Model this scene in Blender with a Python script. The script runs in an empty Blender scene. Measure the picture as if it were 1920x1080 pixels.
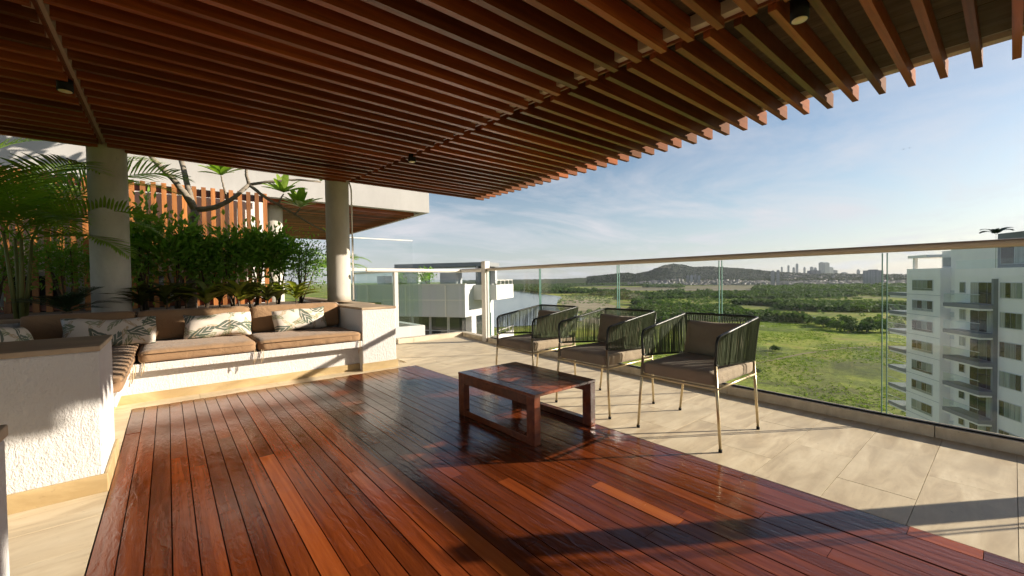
import bpy, bmesh, math, random
import numpy as np
from mathutils import Vector, Matrix

random.seed(7); rng = np.random.default_rng(11)
SC = bpy.context.scene
COL = SC.collection
R = math.radians

# ------------------------------------------------------------------ camera
def make_camera():
    yaw, pit, roll = R(39.648), R(-1.1756), R(-0.7896)
    fw = Vector((math.sin(yaw)*math.cos(pit), math.cos(yaw)*math.cos(pit), math.sin(pit)))
    rt = Vector((math.cos(yaw), -math.sin(yaw), 0)); up = rt.cross(fw)
    c, s = math.cos(roll), math.sin(roll)
    rt, up = rt*c + up*s, up*c - rt*s
    cd = bpy.data.cameras.new('camera'); cd.sensor_width = 36; cd.lens = 14.602
    cd.clip_start = 0.05; cd.clip_end = 40000
    co = bpy.data.objects.new('camera', cd); COL.objects.link(co)
    m = Matrix((rt, up, -fw)).transposed().to_4x4(); m.translation = (0, 0, 1.0)
    co.matrix_world = m
    SC.camera = co
make_camera()

# ------------------------------------------------------------------ sky, sun, exposure
SUN_AZ, SUN_EL = R(123.7), R(19.75)
def make_world():
    w = bpy.data.worlds.new('World'); SC.world = w; w.use_nodes = True
    nt = w.node_tree; nt.nodes.clear(); N = nt.nodes.new; L = nt.links.new
    out = N('ShaderNodeOutputWorld'); bg = N('ShaderNodeBackground'); bg.inputs['Strength'].default_value = 0.056
    sky = N('ShaderNodeTexSky'); sky.sky_type = 'NISHITA'; sky.sun_disc = False
    sky.sun_elevation = SUN_EL; sky.sun_rotation = SUN_AZ
    sky.air_density = 1.0; sky.dust_density = 0.7; sky.ozone_density = 1.4; sky.altitude = 50
    # thin clouds, laid on a flat layer overhead
    tc = N('ShaderNodeTexCoord'); sp = N('ShaderNodeSeparateXYZ'); L(tc.outputs['Generated'], sp.inputs[0])
    def math_(op, a, b=None, clamp=False):
        n = N('ShaderNodeMath'); n.operation = op; n.use_clamp = clamp
        for i, v in enumerate((a, b)):
            if v is None: continue
            if isinstance(v, (int, float)): n.inputs[i].default_value = v
            else: L(v, n.inputs[i])
        return n.outputs[0]
    zc = math_('MAXIMUM', sp.outputs['Z'], 0.0)
    zz = math_('ADD', zc, 0.10)
    u = math_('DIVIDE', sp.outputs['X'], zz); v = math_('DIVIDE', sp.outputs['Y'], zz)
    cb = N('ShaderNodeCombineXYZ'); L(u, cb.inputs[0]); L(v, cb.inputs[1])
    n1 = N('ShaderNodeTexNoise'); n1.inputs['Scale'].default_value = 0.8; n1.inputs['Detail'].default_value = 9
    n1.inputs['Roughness'].default_value = 0.62; n1.inputs['Distortion'].default_value = 0.5
    mp = N('ShaderNodeMapping'); mp.inputs['Location'].default_value = (-12.6, -6.2, 0); mp.inputs['Scale'].default_value = (0.75, 1.15, 1)
    L(cb.outputs[0], mp.inputs[0]); L(mp.outputs[0], n1.inputs['Vector'])
    ramp = N('ShaderNodeValToRGB'); ramp.color_ramp.elements[0].position = 0.46; ramp.color_ramp.elements[1].position = 0.68
    L(n1.outputs['Fac'], ramp.inputs[0])
    low = N('ShaderNodeMapRange'); low.inputs['From Min'].default_value = 0.42; low.inputs['From Max'].default_value = 0.12
    low.inputs['To Min'].default_value = 0.10; low.inputs['To Max'].default_value = 0.85
    L(zc, low.inputs['Value'])
    fac = math_('MULTIPLY', ramp.outputs[0], low.outputs[0], True)
    mix = N('ShaderNodeMix'); mix.data_type = 'RGBA'
    L(fac, mix.inputs['Factor']); L(sky.outputs[0], mix.inputs['A']); mix.inputs['B'].default_value = (6.6, 6.3, 6.5, 1)
    veil = N('ShaderNodeMapRange'); veil.interpolation_type = 'SMOOTHERSTEP'; veil.inputs['From Min'].default_value = 0.30; veil.inputs['From Max'].default_value = -0.02
    veil.inputs['To Min'].default_value = 0.0; veil.inputs['To Max'].default_value = 0.5; L(sp.outputs['Z'], veil.inputs['Value'])
    mv = N('ShaderNodeMix'); mv.data_type = 'RGBA'; L(veil.outputs[0], mv.inputs['Factor']); L(mix.outputs['Result'], mv.inputs['A']); mv.inputs['B'].default_value = (4.6, 5.1, 5.9, 1)
    L(mv.outputs['Result'], bg.inputs['Color']); L(bg.outputs[0], out.inputs['Surface'])
make_world()

sd = bpy.data.lights.new('sun', 'SUN'); sd.energy = 4.6; sd.angle = R(0.55); sd.color = (1.0, 0.88, 0.73)
so = bpy.data.objects.new('sun', sd); COL.objects.link(so)
_s = Vector((math.sin(SUN_AZ)*math.cos(SUN_EL), math.cos(SUN_AZ)*math.cos(SUN_EL), math.sin(SUN_EL)))
so.rotation_euler = _s.to_track_quat('Z', 'Y').to_euler(); so.location = (20, -14, 12)

vs = SC.view_settings; vs.view_transform = 'Standard'; vs.look = 'None'; vs.gamma = 1.0; vs.exposure = 1.18
vs.use_curve_mapping = False
SC.render.engine = 'CYCLES'
cy = SC.cycles; cy.use_denoising = True; cy.max_bounces = 7; cy.transparent_max_bounces = 14
cy.diffuse_bounces = 3; cy.use_light_tree = False; cy.glossy_bounces = 3; cy.volume_bounces = 0; cy.caustics_reflective = False; cy.caustics_refractive = False; cy.sample_clamp_indirect = 6

# ------------------------------------------------------------------ materials
def M(name, base=(0.5, 0.5, 0.5), rough=0.6, build=None, metallic=0.0, spec=0.5):
    m = bpy.data.materials.new(name); m.use_nodes = True
    nt = m.node_tree; b = nt.nodes['Principled BSDF']
    b.inputs['Base Color'].default_value = (*base, 1); b.inputs['Roughness'].default_value = rough
    b.inputs['Metallic'].default_value = metallic; b.inputs['Specular IOR Level'].default_value = spec
    if build: build(NT(nt, b))
    return m

class NT:
    def __init__(s, nt, b): s.nt, s.b = nt, b
    def n(s, t, **k):
        n = s.nt.nodes.new('ShaderNode'+t)
        for a, v in k.items():
            if a in n.inputs.keys() if isinstance(a, str) else False: n.inputs[a].default_value = v
            else: setattr(n, a, v)
        return n
    def l(s, a, b): s.nt.links.new(a, b)
    def coord(s, kind='Object', scale=(1, 1, 1), rot=(0, 0, 0), rnd=False):
        tc = s.n('TexCoord'); mp = s.n('Mapping'); mp.inputs['Scale'].default_value = scale; mp.inputs['Rotation'].default_value = rot
        s.l(tc.outputs[kind], mp.inputs['Vector'])
        if rnd:
            oi = s.n('ObjectInfo'); mu = s.n('Math', operation='MULTIPLY'); mu.inputs[1].default_value = 57.0
            s.l(oi.outputs['Random'], mu.inputs[0]); cb = s.n('CombineXYZ')
            for i in range(3): s.l(mu.outputs[0], cb.inputs[i])
            s.l(cb.outputs[0], mp.inputs['Location'])
        return mp.outputs[0]
    def world(s, scale=(1, 1, 1)):
        g = s.n('NewGeometry'); mp = s.n('Mapping'); mp.inputs['Scale'].default_value = scale
        s.l(g.outputs['Position'], mp.inputs['Vector']); return mp.outputs[0]
    def noise(s, vec, scale=5, detail=4, rough=0.55, dist=0):
        n = s.n('TexNoise'); n.inputs['Scale'].default_value = scale; n.inputs['Detail'].default_value = detail
        n.inputs['Roughness'].default_value = rough; n.inputs['Distortion'].default_value = dist
        s.l(vec, n.inputs['Vector']); return n.outputs['Fac']
    def ramp(s, fac, stops):
        r = s.n('ValToRGB'); e = r.color_ramp.elements
        while len(e) < len(stops): e.new(0.5)
        for el, (p, c) in zip(e, stops): el.position = p; el.color = (*c, 1) if len(c) == 3 else c
        s.l(fac, r.inputs[0]); return r.outputs[0]
    def mix(s, fac, a, b, mode='MIX'):
        m = s.n('Mix', data_type='RGBA', blend_type=mode)
        for k, v in (('Factor', fac), ('A', a), ('B', b)):
            i = m.inputs[k] if k == 'Factor' else [q for q in m.inputs if q.name == k and q.type == 'RGBA'][0]
            if isinstance(v, (int, float)): i.default_value = v
            elif isinstance(v, tuple): i.default_value = (*v, 1)
            else: s.l(v, i)
        return [q for q in m.outputs if q.type == 'RGBA'][0]
    def math(s, op, a, b=0.0, clamp=False):
        m = s.n('Math', operation=op); m.use_clamp = clamp
        for i, v in enumerate((a, b)):
            if isinstance(v, (int, float)): m.inputs[i].default_value = v
            else: s.l(v, m.inputs[i])
        return m.outputs[0]
    def rand(s): return s.n('ObjectInfo').outputs['Random']
    def color(s, c): s.l(c, s.b.inputs['Base Color'])
    def rough(s, c): s.l(c, s.b.inputs['Roughness'])
    def bump(s, h, strength=0.3, dist=0.01):
        b = s.n('Bump'); b.inputs['Strength'].default_value = strength; b.inputs['Distance'].default_value = dist
        s.l(h, b.inputs['Height']); s.l(b.outputs[0], s.b.inputs['Normal'])

G3 = lambda v: (v, v, v)

def wood(dark, mid, light, sc, rough=(0.2, 0.4), bump=0.15, ripple=None, rnd_amt=1.0, weather=False):
    def f(t):
        v = t.coord('Object', sc, rnd=True)
        g = t.noise(v, 1.0, 6, 0.6, 0.6)
        c = t.ramp(g, [(0.25, dark), (0.55, mid), (0.85, light)])
        big = t.noise(t.coord('Object', tuple(0.12*q for q in sc), rnd=True), 1.0, 3, 0.5, 0.3)
        c = t.mix(t.math('MULTIPLY', big, 0.55), c, dark)
        r = t.rand()
        k = t.ramp(r, [(0, G3(0.45)), (0.5, G3(0.95)), (0.85, G3(1.3)), (1, G3(1.75))])
        c = t.mix(rnd_amt, c, k, 'MULTIPLY')
        t.color(c)
        ro = t.ramp(t.noise(t.coord('Object', (9, 9, 9), rnd=True), 1.0, 4), [(0.3, G3(rough[0])), (0.75, G3(rough[1]))])
        if weather:                                   # varnish worn off the ends that stick out into the rain
            sx = t.n('SeparateXYZ'); t.l(t.world(), sx.inputs[0]); mr = t.n('MapRange'); mr.inputs['From Min'].default_value = 4.05; mr.inputs['From Max'].default_value = 4.4
            t.l(t.math('ADD', sx.outputs['X'], t.math('MULTIPLY', t.math('SUBTRACT', g, 0.5), 0.35)), mr.inputs['Value'])
            ro = t.mix(mr.outputs[0], ro, (0.9, 0.9, 0.9))
            c = t.mix(t.math('MULTIPLY', mr.outputs[0], 0.45), c, (0.20, 0.12, 0.075)); t.color(c)
            t.l(t.math('SUBTRACT', 0.65, t.math('MULTIPLY', mr.outputs[0], 0.5)), t.b.inputs['Specular IOR Level'])
        t.rough(ro)
        h = g
        if ripple:
            rp = t.noise(t.world(ripple), 1.0, 4, 0.6, 0.8)
            h = t.math('ADD', t.math('MULTIPLY', g, 0.25), rp)
        t.bump(h, bump, 0.004)
    return f

m_slat = M('pergola_wood', build=wood((0.115, 0.024, 0.007), (0.285, 0.068, 0.017), (0.48, 0.145, 0.040), (1.2, 34, 34), (0.30, 0.42), 0.2, weather=True), spec=0.65)
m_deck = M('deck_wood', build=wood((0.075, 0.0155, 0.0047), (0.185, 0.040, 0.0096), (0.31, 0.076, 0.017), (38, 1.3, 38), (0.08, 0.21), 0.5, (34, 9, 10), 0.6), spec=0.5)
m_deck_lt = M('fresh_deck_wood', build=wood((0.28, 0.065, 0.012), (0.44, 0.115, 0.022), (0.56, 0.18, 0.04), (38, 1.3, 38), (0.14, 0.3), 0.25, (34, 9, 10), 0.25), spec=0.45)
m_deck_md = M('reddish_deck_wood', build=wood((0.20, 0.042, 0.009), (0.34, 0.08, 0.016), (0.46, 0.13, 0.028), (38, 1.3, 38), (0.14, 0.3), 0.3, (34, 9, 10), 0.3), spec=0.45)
m_table = M('table_wood', build=wood((0.09, 0.022, 0.009), (0.20, 0.052, 0.018), (0.32, 0.098, 0.036), (6, 20, 20), (0.10, 0.26), 0.3), spec=0.5)
m_board = M('ceiling_board_wood', build=wood((0.055, 0.034, 0.019), (0.12, 0.078, 0.045), (0.20, 0.14, 0.088), (20, 1.2, 20), (0.6, 0.8), 0.3), spec=0.3)
m_fence = M('fence_wood', build=wood((0.22, 0.075, 0.019), (0.43, 0.165, 0.044), (0.60, 0.27, 0.085), (22, 22, 1.2), (0.4, 0.6), 0.2, None, 0.8))

def f_stone(dark, mid, light, stretch=(1.2, 5, 3)):
    def f(t):
        v = t.coord('Object', stretch, rnd=True)
        a = t.noise(v, 2.2, 7, 0.62, 0.6)
        c = t.ramp(a, [(0.34, dark), (0.5, mid), (0.66, light)])
        pits = t.noise(t.world((1, 1.6, 1)), 30, 5, 0.72)
        c = t.mix(t.ramp(pits, [(0.62, G3(0)), (0.72, G3(0.6))]), c, tuple(q*0.5 for q in dark))
        stain = t.noise(t.world((1, 1, 1)), 1.7, 5, 0.65, 0.5)
        c = t.mix(t.ramp(stain, [(0.42, G3(0)), (0.75, G3(0.75))]), c, tuple(q*0.72 for q in mid))
        r = t.rand(); c = t.mix(1.0, c, t.ramp(r, [(0, G3(0.95)), (1, G3(1.04))]), 'MULTIPLY')
        t.color(c); t.rough(t.ramp(a, [(0.3, G3(0.38)), (0.8, G3(0.6))]))
        t.bump(t.math('SUBTRACT', a, t.math('MULTIPLY', pits, 0.5)), 0.14, 0.004)
    return f
m_tile = M('travertine', build=f_stone((0.52, 0.41, 0.265), (0.665, 0.55, 0.375), (0.76, 0.655, 0.475)), spec=0.35)
m_cap = M('cap_stone', build=f_stone((0.30, 0.21, 0.13), (0.42, 0.31, 0.20), (0.52, 0.41, 0.28)), spec=0.3)
m_basebd = M('baseboard_stone', build=f_stone((0.38, 0.27, 0.13), (0.50, 0.37, 0.19), (0.60, 0.46, 0.26)), spec=0.3)
m_kerb = M('kerb_stone', build=f_stone((0.58, 0.49, 0.35), (0.70, 0.60, 0.45), (0.78, 0.69, 0.53)), spec=0.3)
m_joint = M('joint_mortar', (0.44, 0.35, 0.23), 0.9)
m_under = M('under_deck', (0.012, 0.009, 0.007), 0.9)

def f_stucco(t):
    v = t.world((1, 1, 0.55))
    a = t.noise(v, 52, 5, 0.68, 0.5); b = t.noise(v, 140, 3, 0.6)
    h = t.math('ADD', a, t.math('MULTIPLY', b, 0.4))
    t.bump(h, 0.75, 0.012)
    d = t.noise(t.world(), 2.2, 5, 0.6)
    c = t.mix(t.ramp(d, [(0.4, G3(0)), (0.85, G3(0.5))]), (0.68, 0.665, 0.64), (0.55, 0.525, 0.485))
    t.color(c)
m_stucco = M('white_stucco', (0.75, 0.72, 0.68), 0.85, f_stucco, spec=0.2)
def f_render(t):
    d = t.noise(t.world((1, 1, 0.4)), 1.6, 6, 0.65)
    t.color(t.mix(t.ramp(d, [(0.4, G3(0)), (0.9, G3(0.6))]), (0.66, 0.645, 0.615), (0.52, 0.50, 0.46)))
    t.bump(t.noise(t.world(), 60, 3), 0.12, 0.004)
m_bwhite = M('bright_white_paint', (0.82, 0.81, 0.78), 0.7, lambda t: t.color(t.mix(t.noise(t.world((1, 1, 0.4)), 1.8, 5), (0.84, 0.83, 0.80), (0.72, 0.70, 0.66))))
m_white = M('white_render', (0.76, 0.74, 0.7), 0.7, f_render, spec=0.3)
def f_conc(t):
    d = t.noise(t.world((1, 1, 0.5)), 3.2, 7, 0.65, 0.4); f = t.noise(t.world(), 38, 4, 0.7)
    c = t.ramp(d, [(0.25, (0.40, 0.365, 0.31)), (0.55, (0.52, 0.485, 0.42)), (0.85, (0.61, 0.575, 0.51))])
    c = t.mix(t.ramp(f, [(0.62, G3(0)), (0.75, G3(0.45))]), c, (0.19, 0.17, 0.14))
    t.color(c); t.bump(t.math('ADD', d, t.math('MULTIPLY', f, 0.3)), 0.2, 0.006)
m_fascia = M('painted_concrete', (0.5, 0.47, 0.43), 0.75, lambda t: (t.color(t.mix(t.ramp(t.noise(t.world((1, 1, 0.4)), 2.6, 6, 0.65), [(0.35, G3(0)), (0.8, G3(0.8))]), (0.42, 0.41, 0.395), (0.34, 0.33, 0.315))), t.bump(t.noise(t.world(), 30, 4), 0.12, 0.004)), spec=0.25)
m_conc = M('raw_concrete', (0.4, 0.37, 0.3), 0.75, f_conc, spec=0.3)
def f_fab(c0, c1):
    def f(t):
        v = t.coord('Object', (1, 1, 1), rnd=True)
        d = t.noise(v, 5, 4, 0.6); w = t.noise(v, 260, 2, 0.5)
        t.color(t.mix(d, c0, c1)); t.bump(t.math('ADD', t.math('MULTIPLY', t.noise(v, 9, 3, 0.5, 0.6), 2.2), t.math('MULTIPLY', w, 0.35)), 0.6, 0.012)
        t.b.inputs['Sheen Weight'].default_value = 0.15
    return f
m_fab = M('brown_canvas', build=f_fab((0.25, 0.150, 0.078), (0.335, 0.212, 0.117)), rough=0.85, spec=0.2)
m_piping = M('canvas_piping', build=f_fab((0.19, 0.112, 0.058), (0.25, 0.155, 0.085)), rough=0.85, spec=0.2)
m_chairfab = M('chair_canvas', build=f_fab((0.30, 0.235, 0.16), (0.37, 0.295, 0.205)), rough=0.85, spec=0.2)
m_tie = M('tie_cord', (0.50, 0.38, 0.24), 0.9)

def f_leafprint(t):
    col = None
    base = (0.66, 0.60, 0.52)
    v = t.coord('Object', (1, 1, 1), rnd=True)
    nz = t.n('TexNoise'); nz.inputs['Scale'].default_value = 9.0; t.l(v, nz.inputs['Vector']); ad = t.n('VectorMath', operation='MULTIPLY_ADD'); t.l(nz.outputs['Color'], ad.inputs[0]); ad.inputs[1].default_value = (0.05, 0.05, 0.05); t.l(v, ad.inputs[2]); v2 = ad.outputs[0]
    cur = base
    for sc, rot0, g1, g2, wid, off in ((7.0, 4.0, (0.42, 0.30, 0.17), (0.52, 0.42, 0.28), 0.12, 8.7), (6.5, 2.1, (0.17, 0.21, 0.12), (0.34, 0.35, 0.22), 0.16, 3.1), (4.4, 0.4, (0.055, 0.085, 0.065), (0.13, 0.17, 0.13), 0.22, 0.0)):
        mp = t.n('Mapping'); mp.inputs['Scale'].default_value = (sc, sc*0.001, sc); mp.inputs['Location'].default_value = (off, 0, off*0.7)
        t.l(v2, mp.inputs['Vector'])
        vo = t.n('TexVoronoi'); vo.inputs['Scale'].default_value = 1.0; t.l(mp.outputs[0], vo.inputs['Vector'])
        sub = t.n('VectorMath', operation='SUBTRACT'); t.l(mp.outputs[0], sub.inputs[0]); t.l(vo.outputs['Position'], sub.inputs[1])
        sx = t.n('SeparateColor'); t.l(vo.outputs['Color'], sx.inputs[0])
        an = t.math('ADD', t.math('MULTIPLY', sx.outputs[0], 6.28), rot0)
        vr = t.n('VectorRotate', rotation_type='Y_AXIS'); t.l(sub.outputs[0], vr.inputs['Vector']); t.l(an, vr.inputs['Angle'])
        s = t.n('SeparateXYZ'); t.l(vr.outputs[0], s.inputs[0])
        ax = t.math('ABSOLUTE', s.outputs['X']); az = t.math('ABSOLUTE', s.outputs['Z'])
        prof = t.math('MULTIPLY', t.math('SUBTRACT', 1.0, t.math('MULTIPLY', t.math('MULTIPLY', ax, ax), 3.2)), wid)
        inside = t.math('GREATER_THAN', prof, az)
        comb = t.math('SINE', t.math('ADD', t.math('MULTIPLY', s.outputs['X'], 22.0), t.math('MULTIPLY', az, -52.0)))
        keep = t.math('GREATER_THAN', comb, -0.72)
        msk = t.math('MULTIPLY', inside, keep)
        g = t.mix(sx.outputs[1], g1, g2)
        cur = t.mix(t.math('MULTIPLY', msk, 0.9), cur, g)
    t.color(cur); t.bump(t.noise(v, 240, 2), 0.2, 0.003)
m_print = M('leaf_print_linen', rough=0.9, build=f_leafprint, spec=0.2)

m_railtop = M('bronze_rail', (0.52, 0.44, 0.345), 0.4, metallic=0.15)
m_alu = M('white_aluminium', (0.72, 0.69, 0.64), 0.4)
m_brass = M('brass_tube', (0.58, 0.48, 0.30), 0.36, metallic=0.8)
m_black = M('black_metal', (0.008, 0.008, 0.009), 0.6, spec=0.2)
m_lens = M('lamp_lens', (0.78, 0.68, 0.42), 0.35)
m_cordg = M('green_cord', build=lambda t: (t.color(t.mix(t.noise(t.coord('Object', (60, 60, 3)), 1, 2), (0.03, 0.046, 0.02), (0.11, 0.14, 0.055)))), rough=0.55)
m_dkframe = M('dark_tube', (0.02, 0.022, 0.018), 0.4, metallic=0.3)
m_cream = M('cream_steel', (0.62, 0.53, 0.40), 0.5)
m_soil = M('planter_soil', build=lambda t: (t.color(t.ramp(t.noise(t.world(), 22, 5), [(0.3, (0.05, 0.035, 0.022)), (0.7, (0.17, 0.125, 0.08))])), t.bump(t.noise(t.world(), 40, 4), 0.8, 0.02)), rough=0.95)
m_rock = M('river_stone', build=lambda t: t.color(t.mix(t.noise(t.coord('Object', (8, 8, 8), rnd=True), 1, 4), (0.2, 0.16, 0.12), (0.42, 0.36, 0.3))), rough=0.8)

def leafmat(name, a, b, c, trans=0.35, rough=0.45):
    m = bpy.data.materials.new(name); m.use_nodes = True; nt = m.node_tree
    p = nt.nodes['Principled BSDF']; t = NT(nt, p)
    n = t.noise(t.world(), 3.1, 3); n2 = t.noise(t.world(), 23, 2)
    k = t.ramp(t.math('ADD', t.math('MULTIPLY', n, 0.45), t.math('MULTIPLY', n2, 0.55)), [(0.3, a), (0.5, b), (0.7, c)])
    t.color(k); p.inputs['Roughness'].default_value = rough; p.inputs['Specular IOR Level'].default_value = 0.45 if rough < 0.6 else 0.08
    tr = nt.nodes.new('ShaderNodeBsdfTranslucent'); br = t.mix(1.0, k, (1.5, 1.7, 0.7), 'MULTIPLY'); nt.links.new(br, tr.inputs['Color'])
    ms = nt.nodes.new('ShaderNodeMixShader'); ms.inputs[0].default_value = trans
    nt.links.new(p.outputs[0], ms.inputs[1]); nt.links.new(tr.outputs[0], ms.inputs[2])
    nt.links.new(ms.outputs[0], nt.nodes['Material Output'].inputs['Surface'])
    return m
m_hedge = leafmat('hedge_leaf', (0.095, 0.195, 0.03), (0.165, 0.31, 0.05), (0.24, 0.40, 0.085), 0.4, 0.3)
m_palm = leafmat('palm_leaf', (0.13, 0.24, 0.024), (0.22, 0.35, 0.038), (0.31, 0.42, 0.06), 0.45)
m_cycad = leafmat('cycad_leaf', (0.012, 0.026, 0.010), (0.02, 0.04, 0.014), (0.035, 0.06, 0.02), 0.15)
m_croton = leafmat('croton_leaf', (0.14, 0.19, 0.026), (0.26, 0.29, 0.045), (0.44, 0.37, 0.075))
m_cordy = leafmat('cordyline_leaf', (0.07, 0.045, 0.022), (0.10, 0.11, 0.03), (0.18, 0.19, 0.045))
m_plum = leafmat('plumeria_leaf', (0.14, 0.24, 0.035), (0.21, 0.32, 0.05), (0.30, 0.40, 0.08), 0.5, 0.35)
m_bark = M('plumeria_bark', build=lambda t: (t.color(t.ramp(t.noise(t.world((1, 1, 3)), 16, 5), [(0.3, (0.13, 0.105, 0.08)), (0.7, (0.29, 0.25, 0.2))])), t.bump(t.noise(t.world((1, 1, 4)), 22, 4), 0.5, 0.01)), rough=0.85)
m_stem = M('shrub_stem', (0.09, 0.065, 0.04), 0.85)
m_gstem = M('palm_stem', (0.16, 0.17, 0.05), 0.6)

def glassmat(name, tint, f0=0.032, f1=0.45):
    """thin pane: see-through with a Schlick mirror part, the same from both faces"""
    m = bpy.data.materials.new(name); m.use_nodes = True; nt = m.node_tree; nt.nodes.clear()
    o = nt.nodes.new('ShaderNodeOutputMaterial'); mx = nt.nodes.new('ShaderNodeMixShader')
    tr = nt.nodes.new('ShaderNodeBsdfTransparent'); tr.inputs[0].default_value = (*tint, 1)
    gl = nt.nodes.new('ShaderNodeBsdfGlossy'); gl.inputs['Roughness'].default_value = 0.0
    lw = nt.nodes.new('ShaderNodeLayerWeight'); lw.inputs[0].default_value = 0.5
    pw = nt.nodes.new('ShaderNodeMath'); pw.operation = 'POWER'; pw.inputs[1].default_value = 5.0
    ma = nt.nodes.new('ShaderNodeMath'); ma.operation = 'MULTIPLY_ADD'; ma.inputs[1].default_value = f1; ma.inputs[2].default_value = f0
    nt.links.new(lw.outputs['Facing'], pw.inputs[0]); nt.links.new(pw.outputs[0], ma.inputs[0]); nt.links.new(ma.outputs[0], mx.inputs[0])
    nt.links.new(tr.outputs[0], mx.inputs[1]); nt.links.new(gl.outputs[0], mx.inputs[2])
    nt.links.new(mx.outputs[0], o.inputs[0]); return m
m_glass = glassmat('clear_glass', (0.97, 0.979, 0.978))
m_gglass = glassmat('green_glass', (0.92, 0.965, 0.958))
m_glassedge = M('glass_edge', (0.10, 0.22, 0.19), 0.2)
def f_win(t):
    r = t.rand()
    c = t.ramp(r, [(0, (0.012, 0.016, 0.018)), (0.35, (0.04, 0.045, 0.043)), (0.5, (0.19, 0.225, 0.215)), (0.75, (0.30, 0.345, 0.325)), (1, (0.40, 0.39, 0.36))])
    v = t.coord('Object', (7, 7, 0.3), rnd=True)
    c = t.mix(0.6, c, t.ramp(t.noise(v, 1.2, 2), [(0.35, G3(0.55)), (0.65, G3(1.15))]), 'MULTIPLY'); t.color(c)
m_win = M('window_glass', rough=0.08, build=f_win, spec=0.6)
m_dkwin = M('dark_window_glass', (0.02, 0.025, 0.028), 0.06, spec=0.6)
m_grey = M('grey_paint', (0.20, 0.21, 0.22), 0.6)
m_ltgrey = M('pale_paint', build=lambda t: t.color(t.mix(t.noise(t.world((1, 1, 0.3)), 0.35, 6, 0.6), (0.56, 0.57, 0.58), (0.46, 0.465, 0.47))), rough=0.7)
m_tww = M('tower_paint', build=lambda t: t.color(t.mix(t.ramp(t.noise(t.world((1, 1, 0.25)), 0.5, 6, 0.65), [(0.35, G3(0)), (0.8, G3(0.8))]), (0.92, 0.885, 0.83), (0.78, 0.745, 0.69))), rough=0.7)
m_frame = M('window_frame_paint', (0.55, 0.56, 0.56), 0.5)

# ------------------------------------------------------------------ mesh helpers
def link(name, me, mat, parent=None, smooth=False):
    if mat is not None and not me.materials: me.materials.append(mat)
    o = bpy.data.objects.new(name, me); COL.objects.link(o)
    if parent is not None: o.parent = parent
    if smooth: me.polygons.foreach_set('use_smooth', [True]*len(me.polygons))
    return o
def tag(o, label=None, cat=None, group=None, kind=None):
    if label: o['label'] = label
    if cat: o['category'] = cat
    if group: o['group'] = group
    if kind: o['kind'] = kind
    return o
def thing(name, label, cat, loc=(0, 0, 0), rz=0, group=None):
    o = bpy.data.objects.new(name, None); COL.objects.link(o); o.location = loc; o.rotation_euler = (0, 0, rz)
    o.empty_display_size = 0.1
    return tag(o, label, cat, group)

class B:
    def __init__(s): s.v, s.f = [], []
    def add(s, vs_, fs):
        k = len(s.v); s.v += [tuple(q) for q in vs_]; s.f += [tuple(i+k for i in f) for f in fs]; return s
    def box(s, x0, y0, z0, x1, y1, z1):
        return s.add([(x0, y0, z0), (x1, y0, z0), (x1, y1, z0), (x0, y1, z0), (x0, y0, z1), (x1, y0, z1), (x1, y1, z1), (x0, y1, z1)],
                     [(0, 3, 2, 1), (4, 5, 6, 7), (0, 1, 5, 4), (1, 2, 6, 5), (2, 3, 7, 6), (3, 0, 4, 7)])
    def poly(s, pts, z0, z1):
        n = len(pts)
        return s.add([(x, y, z0) for x, y in pts]+[(x, y, z1) for x, y in pts],
                     [tuple(range(n-1, -1, -1)), tuple(range(n, 2*n))]+[(i, (i+1) % n, n+(i+1) % n, n+i) for i in range(n)])
    def tube(s, path, r, n=8, cap=True):
        P = [Vector(p) for p in path]; rs = r if isinstance(r, (list, tuple)) else [r]*len(P)
        ref = Vector((0, 0, 1)); vs_, fs = [], []
        for i, p in enumerate(P):
            t = (P[min(i+1, len(P)-1)]-P[max(i-1, 0)]).normalized()
            if i == 0:
                a = t.cross(ref)
                if a.length < 1e-3: a = t.cross(Vector((1, 0, 0)))
                a.normalize()
            else:
                a = (a - t*a.dot(t)).normalized()
            b = t.cross(a)
            for k in range(n):
                q = 2*math.pi*k/n; vs_.append(p + (a*math.cos(q)+b*math.sin(q))*rs[i])
        for i in range(len(P)-1):
            for k in range(n):
                fs.append((i*n+k, i*n+(k+1) % n, (i+1)*n+(k+1) % n, (i+1)*n+k))
        if cap: fs += [tuple(range(n-1, -1, -1)), tuple(range((len(P)-1)*n, len(P)*n))]
        return s.add(vs_, fs)
    def cyl(s, x, y, z0, z1, r, n=32, r2=None): return s.tube([(x, y, z0), (x, y, z1)], [r, r if r2 is None else r2], n)
    def build(s, name, mat, parent=None, smooth=False, bevel=0.0, seg=2):
        me = bpy.data.meshes.new(name); me.from_pydata(s.v, [], s.f); me.update()
        if bevel:
            bm = bmesh.new(); bm.from_mesh(me)
            bmesh.ops.bevel(bm, geom=list(bm.edges), offset=bevel, segments=seg, affect='EDGES', profile=0.5, clamp_overlap=True)
            bm.to_mesh(me); bm.free()
        return link(name, me, mat, parent, smooth)

def fast(name, V, F, mat, parent=None, smooth=False):
    V = np.asarray(V, np.float32); F = np.asarray(F, np.int32); me = bpy.data.meshes.new(name)
    me.vertices.add(len(V)); me.vertices.foreach_set('co', V.ravel())
    me.loops.add(F.size); me.loops.foreach_set('vertex_index', F.ravel())
    me.polygons.add(len(F)); me.polygons.foreach_set('loop_start', np.arange(0, F.size, F.shape[1], dtype=np.int32))
    me.update(calc_edges=True); me.validate()
    return link(name, me, mat, parent, smooth)

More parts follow.
